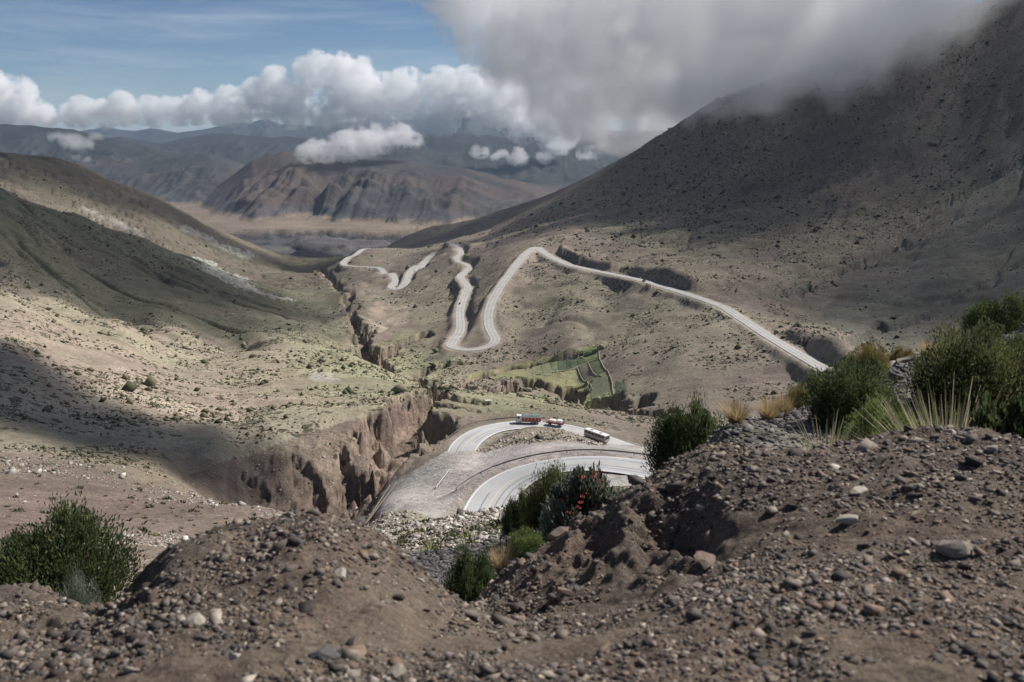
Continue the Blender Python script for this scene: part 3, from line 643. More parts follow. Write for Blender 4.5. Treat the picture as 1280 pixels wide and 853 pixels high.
def cloud_group(nm, mat, lo, hi, dims):
    """geometry nodes: a density grid sampled from the cloud's own points"""
    g = bpy.data.node_groups.new(nm, 'GeometryNodeTree')
    g.interface.new_socket('Geometry', in_out='INPUT', socket_type='NodeSocketGeometry')
    g.interface.new_socket('Geometry', in_out='OUTPUT', socket_type='NodeSocketGeometry')
    N, L = g.nodes, g.links
    gi = N.new('NodeGroupInput'); go = N.new('NodeGroupOutput')
    vc = N.new('GeometryNodeVolumeCube'); vc.inputs['Min'].default_value = lo; vc.inputs['Max'].default_value = hi
    for k, d in zip(('Resolution X', 'Resolution Y', 'Resolution Z'), dims): vc.inputs[k].default_value = d
    pos = N.new('GeometryNodeInputPosition'); sep = N.new('ShaderNodeSeparateXYZ'); L.new(pos.outputs[0], sep.inputs[0])
    idx = None; mul = 1
    for k in range(3):
        mr = N.new('ShaderNodeMapRange'); mr.inputs[1].default_value = lo[k]; mr.inputs[2].default_value = hi[k]
        mr.inputs[3].default_value = 0; mr.inputs[4].default_value = dims[k] - 1; L.new(sep.outputs[k], mr.inputs[0])
        rd = N.new('ShaderNodeMath'); rd.operation = 'ROUND'; L.new(mr.outputs[0], rd.inputs[0])
        ml = N.new('ShaderNodeMath'); ml.operation = 'MULTIPLY'; ml.inputs[1].default_value = mul; L.new(rd.outputs[0], ml.inputs[0])
        if idx is None: idx = ml
        else:
            ad = N.new('ShaderNodeMath'); ad.operation = 'ADD'; L.new(idx.outputs[0], ad.inputs[0]); L.new(ml.outputs[0], ad.inputs[1]); idx = ad
        mul *= dims[k]
    na = N.new('GeometryNodeInputNamedAttribute'); na.data_type = 'FLOAT'; na.inputs['Name'].default_value = 'den'
    si = N.new('GeometryNodeSampleIndex'); si.data_type = 'FLOAT'; si.domain = 'POINT'
    L.new(gi.outputs[0], si.inputs['Geometry']); L.new(na.outputs[0], si.inputs['Value']); L.new(idx.outputs[0], si.inputs['Index'])
    L.new(si.outputs[0], vc.inputs['Density'])
    sm = N.new('GeometryNodeSetMaterial'); sm.inputs['Material'].default_value = mat
    L.new(vc.outputs[0], sm.inputs['Geometry']); L.new(sm.outputs[0], go.inputs[0])
    return g
def cloud(name, puffs, voxel, dens, nscale, namp=0.9, soft_=0.5, seed=0, flat=1.0, pad=0.7, wisp=1.0):
    """puffs: world (x,y,z,r)"""
    P = np.array(puffs, float)
    lo = (P[:, :3] - P[:, 3:4] * (1 + pad)).min(0); hi = (P[:, :3] + P[:, 3:4] * (1 + pad)).max(0)
    dims = [max(4, int(round((hi[k] - lo[k]) / voxel))) for k in range(3)]
    ax = [np.linspace(lo[k], hi[k], dims[k]) for k in range(3)]
    Zg, Yg, Xg = np.meshgrid(ax[2], ax[1], ax[0], indexing='ij'); X, Y, Z = Xg.ravel(), Yg.ravel(), Zg.ravel()
    f = np.zeros(X.shape)
    for (x, y, z, r) in P:
        R_ = 1.7 * r
        m = (np.abs(X - x) < R_) & (np.abs(Y - y) < R_) & (np.abs(Z - z) < R_ * flat)
        d = ((X[m] - x) ** 2 + (Y[m] - y) ** 2 + ((Z[m] - z) / flat) ** 2) / (R_ * R_)
        f[m] += np.clip(1 - d, 0, 1) ** 2
    m = f > 0.02
    f = np.minimum(f, 1.2)
    q1 = np.zeros(X.shape); x, y, z = X[m] / nscale, Y[m] / nscale, Z[m] / nscale
    low_ = fbm3(x * 0.5, y * 0.5, z * 0.5, 2, seed + 3) * 2 - 1
    bil = 0; a_ = 1.0; t_ = 0
    for i in range(4):
        bil = bil + a_ * np.abs(vnoise3(x, y, z, seed + 11 * i) * 2 - 1); t_ += a_; a_ *= 0.55; x, y, z = x * 2.1 + 1.3, y * 2.1 + 4.1, z * 2.1 + 2.2
    bil = bil / t_
    q1[m] = namp * (0.7 * low_ - wisp * (bil - 0.4) * 1.6)
    den = np.clip((f - 0.42 + q1) / soft_, 0, 1); den[~m] = 0
    den = den * den * (3 - 2 * den)
    me = bpy.data.meshes.new(name); n = len(X)
    me.vertices.add(n); me.vertices.foreach_set('co', np.stack([X, Y, Z], 1).astype(np.float32).ravel())
    at_ = me.attributes.new('den', 'FLOAT', 'POINT'); at_.data.foreach_set('value', den.astype(np.float32))
    o = bpy.data.objects.new(name, me); C.objects.link(o)
    mat = cloud_mat(name + '_vapour', dens); me.materials.append(mat)
    md = o.modifiers.new('vapour', 'NODES'); md.node_group = cloud_group(name + '_grid', mat, tuple(lo), tuple(hi), dims)
    print(name, dims, n, round(float((den > 0).mean()), 2), time.time() - T0)
    return o
def puff(u, v, Y, rpx):
    p = at(u, v, Y); return (p.x, p.y, p.z, rpx * Y / FPX)
def billow(base, n, seed, k=(0.35, 0.6), spread=0.8, up=0.3):
    """smaller puffs budding from the larger ones"""
    R = random.Random(seed); out = list(base)
    for _ in range(n):
        x, y, z, r = R.choice(base); a = R.uniform(0, 6.283); e = R.uniform(-0.4, 1.2)
        rr = r * R.uniform(*k); d = r * spread
        out.append((x + d * math.cos(a) * math.cos(e), y + d * math.sin(a) * math.cos(e), z + d * math.sin(e) * (1 if e > 0 else 0.5), rr))
    return out
big = [puff(*p) for p in ((575,-30,4300,44),(610,-5,4300,48),(650,25,4200,56),(690,60,4000,58),(740,20,3900,80),(720,105,3900,46),(770,95,3500,60),(680,120,4200,34),(745,150,3700,28),(800,40,3200,95),(800,130,3000,38),(780,-60,3700,95),(870,60,2700,80),(850,120,2600,34),(880,-60,2800,100))]
o = cloud('valley_cloud', billow(big, 80, 3, (0.3, 0.55), 0.95), 16, 0.0065, 130, 1.15, 0.9, 11, wisp=1.9, pad=0.5)
tag(o, 'huge white cloud hanging over the valley left of the mountain top', 'cloud', kind='stuff')
big = [puff(*p) for p in ((950,10,2200,105),(900,100,2150,42),(960,72,2000,48),(1040,-20,1950,95),(1040,45,1880,40),(1130,-60,1800,95),(1120,10,1780,42),(1190,-25,1700,40),(875,122,1900,24),(905,118,1820,26),(940,112,1740,30),(985,100,1640,34),(1035,84,1560,34),(1080,60,1500,38),(1130,28,1440,40),(1170,-15,1390,44),(1000,10,1750,70),(1120,-50,1550,60),(1200,-30,1480,50),(1150,0,1560,50),(1100,30,1640,45),(1235,-75,1450,50))]
o = cloud('mountain_cloud', billow(big, 70, 4, (0.3, 0.55), 0.95), 13, 0.0095, 100, 1.1, 0.9, 15, wisp=1.9, pad=0.5)
tag(o, 'grey cloud wrapped over the top of the right hand mountain', 'cloud', kind='stuff')
band = [puff(*p) for p in ((-60,118,12500,26),(-10,116,12500,24),(25,120,12500,20),(45,138,12500,14),(75,143,12800,10),(105,142,12800,9),(135,140,12500,11),(165,143,12500,11),(195,138,12500,13),(225,140,12500,13),(255,134,12500,15),(290,132,12300,18),(325,122,12200,18),(345,104,12200,15),(365,130,12200,22),(392,95,12500,16),(400,80,12500,11),(425,92,12300,18),(450,92,12300,14),(435,128,12000,26),(475,125,12000,24),(470,155,11900,16),(510,112,12300,19),(535,104,12300,10),(555,110,12500,18),(590,115,12500,22),(550,142,12000,20),(600,150,12200,14),(630,128,12300,24),(655,152,12000,20),(515,150,11800,18),(695,160,12200,22),(400,150,12100,14))]
R9 = random.Random(44)
band += [puff(-50 + 17 * k + R9.uniform(-8, 8), 141 + R9.uniform(-9, 9), 12200, R9.uniform(7, 15)) for k in range(24)]
band = [(x, 12200 + 0.3 * (y - 12200), z, r) for x, y, z, r in band]
o = cloud('cumulus_cloud', billow([(x, y, z, r * 0.92) for x, y, z, r in band], 320, 5, (0.18, 0.5), 1.1), 20, 0.0085, 110, 1.5, 0.5, 21, wisp=2.3, pad=0.5)
tag(o, 'long bank of white cumulus towers above the far mountains', 'cloud', kind='stuff')
low = [puff(*p) for p in ((385,193,7700,11),(405,190,7700,14),(430,184,7700,17),(455,180,7800,16),(478,174,7900,16),(500,170,8000,13),(520,178,8000,8))]
o = cloud('low_cloud', billow(low, 30, 6, (0.35, 0.7), 0.9), 11, 0.008, 70, 1.3, 0.9, 31, wisp=2.0, flat=0.75)
tag(o, 'small white cloud resting on the crest of the brown mesa', 'cloud', kind='stuff')
low = [puff(*p) for p in ((70,172,8600,7),(88,176,8600,10),(105,180,8600,9),(120,172,8600,6),(95,198,8300,4),(110,200,8300,4))]
o = cloud('low_cloud', billow(low, 24, 7, (0.35, 0.7), 0.9), 14, 0.004, 90, 1.3, 1.0, 41, wisp=2.0, flat=0.7)
tag(o, 'thin grey cloud wisp drifting over the dark ridge at far left', 'cloud', kind='stuff')
low = [puff(*p) for p in ((600,190,11000,8),(625,196,11000,8),(650,198,11000,10),(680,196,11000,9),(700,182,11000,12),(735,192,11000,10))]
o = cloud('low_cloud', billow(low, 24, 8, (0.35, 0.7), 0.9), 16, 0.006, 110, 1.3, 0.9, 51, wisp=2.0, flat=0.7)
tag(o, 'ragged white cloud strip low over the blue slopes beside the right hand mountain', 'cloud', kind='stuff')
# clouds overhead, above the picture: their shadows lie on the left hills as in the photograph
def over(x, y, z, h, r):
    t = (h - z) / SDIR.z; return (x + SDIR.x * t, y + SDIR.y * t, h, r)
R9 = random.Random(12)
c1 = [over(x, y, -170, 900, r) for x, y, r in ((-420,1100,170),(-560,1180,180),(-300,1230,130),(-700,1150,200),(-440,1330,150),(-620,1400,190),(-850,1300,220),(-230,1130,70),(-400,900,95),(-520,880,110),(-270,940,75),(-170,990,55),(-650,900,120))]
o = cloud('overhead_cloud', c1, 36, 0.0036, 260, 0.6, 0.5, 61); tag(o, 'broad cumulus cloud overhead shading the left hills', 'cloud', kind='stuff')
c1 = [over(x, y, -200, 1000, r) for x, y, r in ((-800,2200,230),(-1050,2350,260),(-560,2500,200),(-1350,2300,300),(-1300,1800,230))]
o = cloud('overhead_cloud', c1, 40, 0.0026, 220, 1.0, 1.0, 62); tag(o, 'thin cloud overhead dimming the farthest left hill', 'cloud', kind='stuff')
c1 = [over(x, y, -88, 620, r) for x, y, r in ((-180,352,34),(-140,335,36),(-105,312,34),(-75,292,24),(-215,372,38),(-250,365,45),(-165,300,26),(-290,340,50))]
o = cloud('overhead_cloud', c1, 14, 0.04, 90, 0.6, 0.5, 71); tag(o, 'small cloud fragment overhead shading the near left slope', 'cloud', kind='stuff')

c1 = [over(x, y, -110, 780, r) for x, y, r in ((330,900,120),(430,1000,150),(560,1000,150),(380,1150,120),(520,1200,150),(700,950,170),(700,1200,160),(260,1080,80),(300,1300,110),(480,780,110),(620,800,130),(650,1420,170),(800,1420,180),(900,1250,170),(780,1560,170),(560,1480,140))]  # unseen cloud added above the frame to even out the mountain's light
o = cloud('overhead_cloud', c1, 30, 0.005, 170, 1.1, 1.3, 81); tag(o, 'thin broken cloud added overhead, unseen, dimming the right mountain', 'cloud', kind='stuff')
# ================================================================== SCATTER ON THE VALLEY LAND
def land_at(s, Y):
    s = np.atleast_1d(np.asarray(s, float)); Y = np.atleast_1d(np.asarray(Y, float)); return land(s, Y)
def grid_val(A, s, Y):
    i = np.clip(np.searchsorted(Y_ROW, Y), 1, len(Y_ROW) - 1); j = np.clip(np.searchsorted(S_COL, s), 1, len(S_COL) - 1)
    return A[i, j]
def grid_z(s, Y):
    i = np.clip(np.searchsorted(Y_ROW, Y), 1, len(Y_ROW) - 1); j = np.clip(np.searchsorted(S_COL, s), 1, len(S_COL) - 1)
    ty = (Y - Y_ROW[i - 1]) / (Y_ROW[i] - Y_ROW[i - 1]); tx = (s - S_COL[j - 1]) / (S_COL[j] - S_COL[j - 1])
    a = Z2[i - 1, j - 1] * (1 - tx) + Z2[i - 1, j] * tx; b_ = Z2[i, j - 1] * (1 - tx) + Z2[i, j] * tx
    return a * (1 - ty) + b_ * ty
PHI = (1 + 5 ** 0.5) / 2
ICO_V = np.array([(-1, PHI, 0), (1, PHI, 0), (-1, -PHI, 0), (1, -PHI, 0), (0, -1, PHI), (0, 1, PHI), (0, -1, -PHI), (0, 1, -PHI), (PHI, 0, -1), (PHI, 0, 1), (-PHI, 0, -1), (-PHI, 0, 1)]) / 1.902
ICO_F = np.array([(0,11,5),(0,5,1),(0,1,7),(0,7,10),(0,10,11),(1,5,9),(5,11,4),(11,10,2),(10,7,6),(7,1,8),(3,9,4),(3,4,2),(3,2,6),(3,6,8),(3,8,9),(4,9,5),(2,4,11),(6,2,10),(8,6,7),(9,8,1)])
OCT_V = np.array([(1, 0, 0), (-1, 0, 0), (0, 1, 0), (0, -1, 0), (0, 0, 1), (0, 0, -1)], float); OCT_F = np.array([(0, 2, 4), (2, 1, 4), (1, 3, 4), (3, 0, 4), (2, 0, 5), (1, 2, 5), (3, 1, 5), (0, 3, 5)])
BOX_V = np.array([(x, y, z) for x in (-1, 1) for y in (-1, 1) for z in (-1, 1)], float) * 0.8
BOX_F = np.array([(0,1,3),(0,3,2),(4,6,7),(4,7,5),(0,4,5),(0,5,1),(2,3,7),(2,7,6),(0,2,6),(0,6,4),(1,5,7),(1,7,3)])
_g = np.random.default_rng(77)
def spiky(nb):
    V = []; F = []
    for i in range(nb):
        a = _g.random() * 6.283; e = _g.random() ** 0.6 * 1.25; r = _g.uniform(0.1, 0.45); p = np.array([math.cos(a) * r, math.sin(a) * r, -0.3])
        d = np.array([math.cos(a) * math.sin(e), math.sin(a) * math.sin(e), math.cos(e)]); sd = np.cross(d, _g.standard_normal(3)); sd /= np.linalg.norm(sd)
        L = _g.uniform(0.55, 1.0); k = len(V); V += [p - sd * 0.06, p + sd * 0.06, p + d * L * 0.75 + sd * 0.15, p + d * L - sd * 0.05]
        F += [(k, k + 1, k + 2), (k, k + 2, k + 3)]
    return np.array(V), np.array(F)
def lumps(name, P, R, flat, cols, mat, rng, base=(ICO_V, ICO_F), jit=0.28, sub=False):
    """many small rough lumps joined: P positions, R sizes"""
    BV, BF = base; n = len(P); k = len(BV)
    V = np.repeat(BV[None], n, 0) * (1 + jit * rng.standard_normal((n, k, 1)))
    V *= np.stack([0.7 + 0.6 * rng.random(n), 0.7 + 0.6 * rng.random(n), flat * (0.7 + 0.6 * rng.random(n))], 1)[:, None] * R[:, None, None]
    a = rng.random(n) * 6.283; ca, sa = np.cos(a)[:, None], np.sin(a)[:, None]
    tl = rng.standard_normal((n, 2)) * 0.25
    x, y, z = V[..., 0], V[..., 1], V[..., 2]
    z = z + tl[:, :1] * x + tl[:, 1:] * y
    V = np.stack([x * ca - y * sa, x * sa + y * ca, z], -1) + P[:, None]
    F = (BF[None] + (np.arange(n) * k)[:, None, None]).reshape(-1, 3)
    o = mesh_obj(name, V.reshape(-1, 3), F, mat)
    if cols is not None: set_col(o, np.repeat(cols, k, 0) * (1 + 0.12 * rng.standard_normal((n * k, 1))))
    return o
def attr_mat(name, rough=0.9, scale=30, var=0.25, transl=0.0):
    m, n, l, b = new_mat(name); a = n.new('ShaderNodeAttribute'); a.attribute_name = 'col'
    tc = n.new('ShaderNodeTexCoord'); nn = noise_node(n, l, tc.outputs['Object'], scale, 3, 0.6)
    r = ramp(n, [(0.3, 1 - var), (0.7, 1 + var)]); l.new(nn.outputs['Fac'], r.inputs['Fac'])
    cc_ = mixc(n, l, a.outputs['Color'], r.outputs['Color'], 1, 'MULTIPLY'); l.new(cc_, b.inputs['Base Color'])
    if transl:
        tr = n.new('ShaderNodeBsdfTranslucent'); l.new(cc_, tr.inputs['Color']); ms = n.new('ShaderNodeMixShader'); ms.inputs[0].default_value = transl
        l.new(b.outputs[0], ms.inputs[1]); l.new(tr.outputs[0], ms.inputs[2]); l.new(ms.outputs[0], n['Material Output'].inputs['Surface'])
    b.inputs['Roughness'].default_value = rough; b.inputs['Specular IOR Level'].default_value = 0.15
    return m
rng = np.random.default_rng(4)
mat_scrub = attr_mat('scrub_leaves', 0.9, 2.0); mat_rock = attr_mat('loose_rock', 0.85, 3.0)
def scatter(n, s0, s1, y0, y1, maskA, thr):
    s = rng.uniform(s0, s1, n); Y = np.exp(rng.uniform(math.log(y0), math.log(y1), n))
    k = np.clip(grid_val(maskA, s, Y), 0, 1) ** 1.5 > rng.random(n) * thr
    return s[k], Y[k]
def palette(n, cs, w=None):
    cs = np.array(cs); return cs[rng.choice(len(cs), n, p=w)] * (0.75 + 0.5 * rng.random((n, 1)))
s, Y = scatter(62000, -0.55, 0.55, 190, 900, scrub, 1.0)
R = rng.lognormal(-0.95, 0.6, len(s)) * np.clip(Y / 480, 0.62, 1.5)
P = np.stack([s * Y, Y, grid_z(s, Y) + R * 0.25], 1)
o = lumps('valley_scrub', P, R, 0.75, palette(len(s), [(0.075, 0.08, 0.05), (0.11, 0.11, 0.065), (0.16, 0.15, 0.095), (0.22, 0.20, 0.135)]), mat_scrub, rng, (OCT_V, OCT_F), 0.3)
tag(o, 'low dark scrub dotted over the valley slopes and floor', 'scrub', kind='stuff')
s, Y = scatter(60000, -0.55, 0.55, 880, 2200, scrub * np.where(s2 > 0.0, 1.0, 0.5), 1.0)
R = rng.lognormal(-0.35, 0.6, len(s)) * np.clip(Y / 1300, 0.7, 1.4)
P = np.stack([s * Y, Y, grid_z(s, Y) + R * 0.2], 1)
o = lumps('mountain_scrub', P, R, 0.7, palette(len(s), [(0.06, 0.06, 0.045), (0.09, 0.088, 0.06), (0.13, 0.12, 0.085)]), mat_scrub, rng, (OCT_V, OCT_F), 0.3)
tag(o, 'fine dark scrub speckling the flanks of the far hills and the right mountain', 'scrub', kind='stuff')
print('scrub', len(s), time.time() - T0)
# near left ground and stony field: pale stones and small shrubs
nearR = nearL * (1 - apron)
m1 = np.clip(nearR * 0.34 * np.clip(0.5 + 1.8 * n2, 0, 1) * 2 + rub * (1 - apron) + isl * 1.0 + 0.25 * bowl, 0, 1) * (1 - shoulder)
s, Y = scatter(70000, -0.54, 0.16, 38, 330, m1, 1.0)
R = rng.lognormal(-1.5, 0.5, len(s)) * 0.7 * np.clip(Y / 170, 0.3, 1.3)
P = np.stack([s * Y, Y, grid_z(s, Y) + R * 0.1], 1)
o = lumps('scattered_rocks', P, R, 0.6, palette(len(s), [(0.38, 0.345, 0.30), (0.31, 0.265, 0.225), (0.23, 0.19, 0.16), (0.46, 0.43, 0.385)]), mat_rock, rng, (BOX_V, BOX_F), 0.2)
tag(o, 'pale broken rocks strewn over the stony ground below the viewpoint', 'rocks', kind='stuff')
m2 = np.clip(0.10 * nearR + 0.75 * rub * (1 - apron) * np.clip(0.5 + 2 * n2, 0, 1) + 0.45 * isl, 0, 1) * (1 - shoulder)
s, Y = scatter(22000, -0.54, 0.16, 38, 330, m2, 1.0)
R = rng.lognormal(-0.95, 0.4, len(s)) * np.clip(Y / 130, 0.35, 1.0)
P = np.stack([s * Y, Y, grid_z(s, Y) + R * 0.3], 1)
o = lumps('small_shrubs', P, R, 0.8, palette(len(s), [(0.075, 0.09, 0.045), (0.12, 0.13, 0.06), (0.18, 0.18, 0.09)]), mat_scrub, rng, spiky(34), 0.12)
tag(o, 'small green shrubs growing among the pale rocks below the viewpoint', 'shrubs', kind='stuff')
# dark chips on the scree just below the bank
m3 = np.clip(scree + rgh, 0, 1)
s, Y = scatter(34000, -0.2, 0.85, 8.5, 70, m3, 1.0)
R = rng.lognormal(-3.5, 0.45, len(s)) * np.clip(Y / 20, 0.6, 2.0)
P = np.stack([s * Y, Y, grid_z(s, Y) + R * 0.15], 1)
o = lumps('scree_chips', P, R, 0.5, palette(len(s), [(0.065, 0.06, 0.062), (0.10, 0.093, 0.093), (0.16, 0.147, 0.14)]), mat_rock, rng, (BOX_V, BOX_F), 0.25)
tag(o, 'dark stone chips on the steep scree behind the foreground bank', 'scree', kind='stuff')

# ================================================================== STONES ON THE FOREGROUND BANK
mat_stone = attr_mat('bank_stone', 0.85, 40.0, 0.25)
STONE_C = [(0.125, 0.108, 0.098), (0.20, 0.172, 0.15), (0.30, 0.25, 0.205), (0.43, 0.37, 0.305), (0.25, 0.18, 0.135), (0.08, 0.071, 0.066)]
def bank_pts(n, y0=2.35, y1=6.9):
    s = rng.uniform(-0.88, 0.88, n); Y = np.exp(rng.uniform(math.log(y0), math.log(y1), n)); z, cr = fg_z(s, Y)
    cover = 0.52 + 1.5 * fbm(s * Y / 0.55, Y / 0.55, 4, 411)
    k = cover > rng.random(n) * 1.0
    return s[k], Y[k], z[k], cr[k]
s, Y, z, cr = bank_pts(92000)
R = rng.lognormal(-5.3, 0.55, len(s)) * (0.75 + 0.1 * Y)
P = np.stack([s * Y, Y, z + R * 0.12], 1)
o = lumps('gravel', P, R, 0.55, 0.72 * palette(len(s), STONE_C, [0.27, 0.24, 0.16, 0.07, 0.14, 0.12]), mat_stone, rng, (BOX_V, BOX_F), 0.24)
tag(o, 'grey and brown gravel covering the foreground bank', 'gravel', kind='stuff')
def stone_mesh(seed, flat):
    r = random.Random(seed); bm = bmesh.new(); bmesh.ops.create_icosphere(bm, subdivisions=2, radius=1.0)
    cuts = [Vector((r.gauss(0, 1), r.gauss(0, 1), r.gauss(0, 0.8))).normalized() for _ in range(16)]; dd = [r.uniform(0.36, 0.66) for _ in cuts]
    for v in bm.verts:
        for c, d in zip(cuts, dd):
            t = v.co.dot(c)
            if t > d: v.co -= c * (t - d)
        v.co *= 1.5 + r.uniform(-0.07, 0.07); v.co.z *= flat
    me = bpy.data.meshes.new('stone'); bm.to_mesh(me); bm.free()
    return me
stone_mats = [plain_mat('stone_%s' % nm, c, 0.85, var=0.3, scale=4) for nm, c in (('dark', (0.085, 0.08, 0.078)), ('grey', (0.15, 0.137, 0.127)), ('beige', (0.25, 0.215, 0.18)), ('pale', (0.36, 0.32, 0.27)), ('brown', (0.20, 0.152, 0.118)))]
stone_data = []
for i in range(15):
    me = stone_mesh(100 + i, 0.45 + 0.3 * ((i * 7) % 5) / 5); me.materials.append(stone_mats[i % 5]); stone_data.append(me)
STONE_N = ['dark grey', 'mid grey', 'beige', 'pale cream', 'brown']
def fg_hit(u, v):
    sq = pix_sq(u, v); ym = np.exp(np.linspace(math.log(2.2), math.log(8.5), 260))
    d = -float(sq[1]) * ym - fg_z(np.full(ym.shape, float(sq[0])), ym)[0]; k = np.where(d < 0)[0]
    if len(k) == 0: return None
    Yh = ym[k[0]]; return np.array([float(sq[0]) * Yh, Yh, float(fg_z(np.array([float(sq[0])]), np.array([Yh]))[0][0])])
def stone(p, r, mesh, label, group, rz, tilt=0.2, name='stone', sx=1.0, sink=0.15):
    o = bpy.data.objects.new(name, mesh); C.objects.link(o); o.location = (p[0], p[1], p[2] + r * sink)
    o.scale = (r * sx, r * 0.85, r * 0.8); R_ = random.Random(int(rz * 1e5)); o.rotation_euler = (R_.gauss(0, tilt), R_.gauss(0, tilt), rz)
    tag(o, label, 'stone', group); return o
SPECIAL = [(242,777,17,3,'flat cream stone on the left mound, biggest pale stone there'),(1075,617,16,3,'flat pale stone near the crest of the right mound'),(1200,697,22,2,'broad beige stone half buried at the right edge of the bank'),(405,822,18,0,'dark wedge shaped stone at the bottom left of centre'),(425,722,11,3,'small cream stone high on the left mound'),(1062,655,13,3,'cream stone above the middle of the right mound'),(965,640,10,2,'beige stone under the crest of the right mound'),(295,822,11,3,'pale round stone near the bottom left corner'),(500,845,14,2,'beige stone cut by the bottom edge left of centre'),(660,690,26,2,'large beige boulder on the broken edge of the right mound'),(700,672,15,4,'brown rock beside the large beige boulder on the broken edge'),(880,705,20,4,'brown rock under the dark hollow of the right mound'),(707,745,17,4,'brown rock in the gap between both mounds')]
for k, (u, v, rp, c, lb) in enumerate(SPECIAL):
    p = fg_hit(u, v)
    if p is not None: stone(p, rp * p[1] / FPX * 1.05, stone_data[c + 5 * (k % 3)], lb, None, 1.3 * k, 0.15, 'boulder' if rp > 18 else 'stone', 1.25)
s, Y, z, cr = bank_pts(860, 2.45, 6.4)
k = np.where((z < 0))[0][:400]
for i in k:
    uu, vv = project(s[i] * Y[i], Y[i], z[i])
    if not (-25 < uu < 1305 and vv < 875): continue
    area = ('on the far left below the mound' if uu < 150 else 'on the left mound' if uu < 430 else 'on the right flank of the left mound' if uu < 600 else 'in the gap between the mounds' if uu < 760 else 'under the hollow of the right mound' if uu < 930 else 'on the right mound' if uu < 1110 else 'at the right edge of the bank')
    hgt = 'near the crest' if vv < 660 else 'halfway down' if vv < 765 else 'near the bottom edge'
    c = int(rng.choice(5, p=[0.24, 0.26, 0.22, 0.16, 0.12])); px = float(np.clip(rng.lognormal(1.55, 0.36), 3.2, 11))
    stone((s[i] * Y[i], Y[i], z[i]), px * Y[i] / FPX, stone_data[c + 5 * int(rng.integers(3))], '%s angular stone %s, %s' % (STONE_N[c], area, hgt), '%s stones %s, %s' % (STONE_N[c], area, hgt), float(rng.random() * 6.28))
print('stones', time.time() - T0)

# ================================================================== PLANTS
def ground_z(x, y):
    s = np.array([x / y]); Y = np.array([y]); z = float(grid_z(s, Y)[0])
    if y < 9.4: z = max(z, float(fg_z(s, Y)[0][0]))
    return z
def blades(n, seed, dome=(0.5, 0.5), blade=(0.10, 0.007), cl=26, spread=0.45, droop=0.0, core=0.25, tips=None, cols=((0.06, 0.085, 0.03),)):
    """bushy dome of fine upright twigs and needles gathered in clumps; unit bush: radius 1, height 1"""
    g = np.random.default_rng(seed)
    a = g.random(cl) * 6.283; e = np.arccos(g.random(cl) * 0.98); rr = (0.45 + 0.42 * g.random(cl))
    cc = np.stack([np.cos(a) * np.sin(e) * rr, np.sin(a) * np.sin(e) * rr, 0.12 + np.cos(e) * rr * 0.8], 1)
    cs_ = 0.16 + 0.16 * g.random(cl); cb = 0.55 + 0.9 * g.random(cl)
    w = g.integers(cl, size=n)
    d = g.standard_normal((n, 3)); d /= np.linalg.norm(d, axis=1)[:, None]; rad = g.random(n) ** 0.5
    p = cc[w] + d * (rad * cs_[w])[:, None]
    p[:, 2] = np.abs(p[:, 2])
    dr = p * np.array([0.75, 0.75, 0.35]) + g.standard_normal((n, 3)) * spread; dr[:, 2] += 0.7; dr /= np.linalg.norm(dr, axis=1)[:, None]
    sd = np.cross(dr, g.standard_normal((n, 3))); sd /= np.linalg.norm(sd, axis=1)[:, None] + 1e-9
    L = blade[0] * (0.6 + 0.8 * g.random(n)); wd = blade[1] * (0.7 + 0.6 * g.random(n))
    b0 = p; mid = p + dr * (L * 0.55)[:, None]; tip = p + dr * L[:, None]
    V = np.stack([b0, mid + sd * wd[:, None], tip, mid - sd * wd[:, None]], 1).reshape(-1, 3); i = np.arange(n) * 4
    T = np.concatenate([np.stack([i, i + 1, i + 2], 1), np.stack([i, i + 2, i + 3], 1)])
    cs = np.array(cols); c = cs[g.integers(len(cs), size=n)] * cb[w][:, None] * (0.8 + 0.4 * g.random((n, 1)))
    return V, T, np.repeat(c, 4, 0)
def tube(path, r0, r1, k=5):
    P = np.array(path, float); n = len(P); V = []; 
    for i in range(n):
        t = P[min(i + 1, n - 1)] - P[max(i - 1, 0)]; t = t / (np.linalg.norm(t) + 1e-9)
        a = np.cross(t, (0.3, 0.9, 0.1)); a /= np.linalg.norm(a); b_ = np.cross(t, a); r = r0 + (r1 - r0) * i / (n - 1)
        for j in range(k):
            th = 6.283 * j / k; V.append(P[i] + r * (a * math.cos(th) + b_ * math.sin(th)))
    F = [(i * k + j, i * k + (j + 1) % k, (i + 1) * k + (j + 1) % k, (i + 1) * k + j) for i in range(n - 1) for j in range(k)]
    return np.array(V), np.array(F)
mat_leaf = attr_mat('shrub_leaf', 0.7, 8.0, 0.2, 0.45); mat_twig = plain_mat('twig_bark', (0.14, 0.105, 0.075), 0.9)
mat_straw = attr_mat('straw', 0.7, 8.0, 0.2, 0.4); mat_red = plain_mat('red_petal', (0.62, 0.15, 0.09), 0.6)
def leaf_mesh(name, V, T, c, mat):
    o = mesh_obj(name, V, T, mat); set_col(o, c); me = o.data; bpy.data.objects.remove(o); return me
GREENS = {'dark': ((0.035, 0.058, 0.022), (0.05, 0.075, 0.026), (0.065, 0.085, 0.03)), 'olive': ((0.062, 0.078, 0.028), (0.08, 0.09, 0.032), (0.045, 0.062, 0.024)), 'yellow': ((0.16, 0.13, 0.04), (0.13, 0.12, 0.045), (0.09, 0.095, 0.035)), 'grey': ((0.10, 0.13, 0.085), (0.13, 0.16, 0.11), (0.07, 0.10, 0.06)), 'bright': ((0.09, 0.14, 0.04), (0.12, 0.16, 0.05), (0.07, 0.11, 0.03))}
_lm = {}
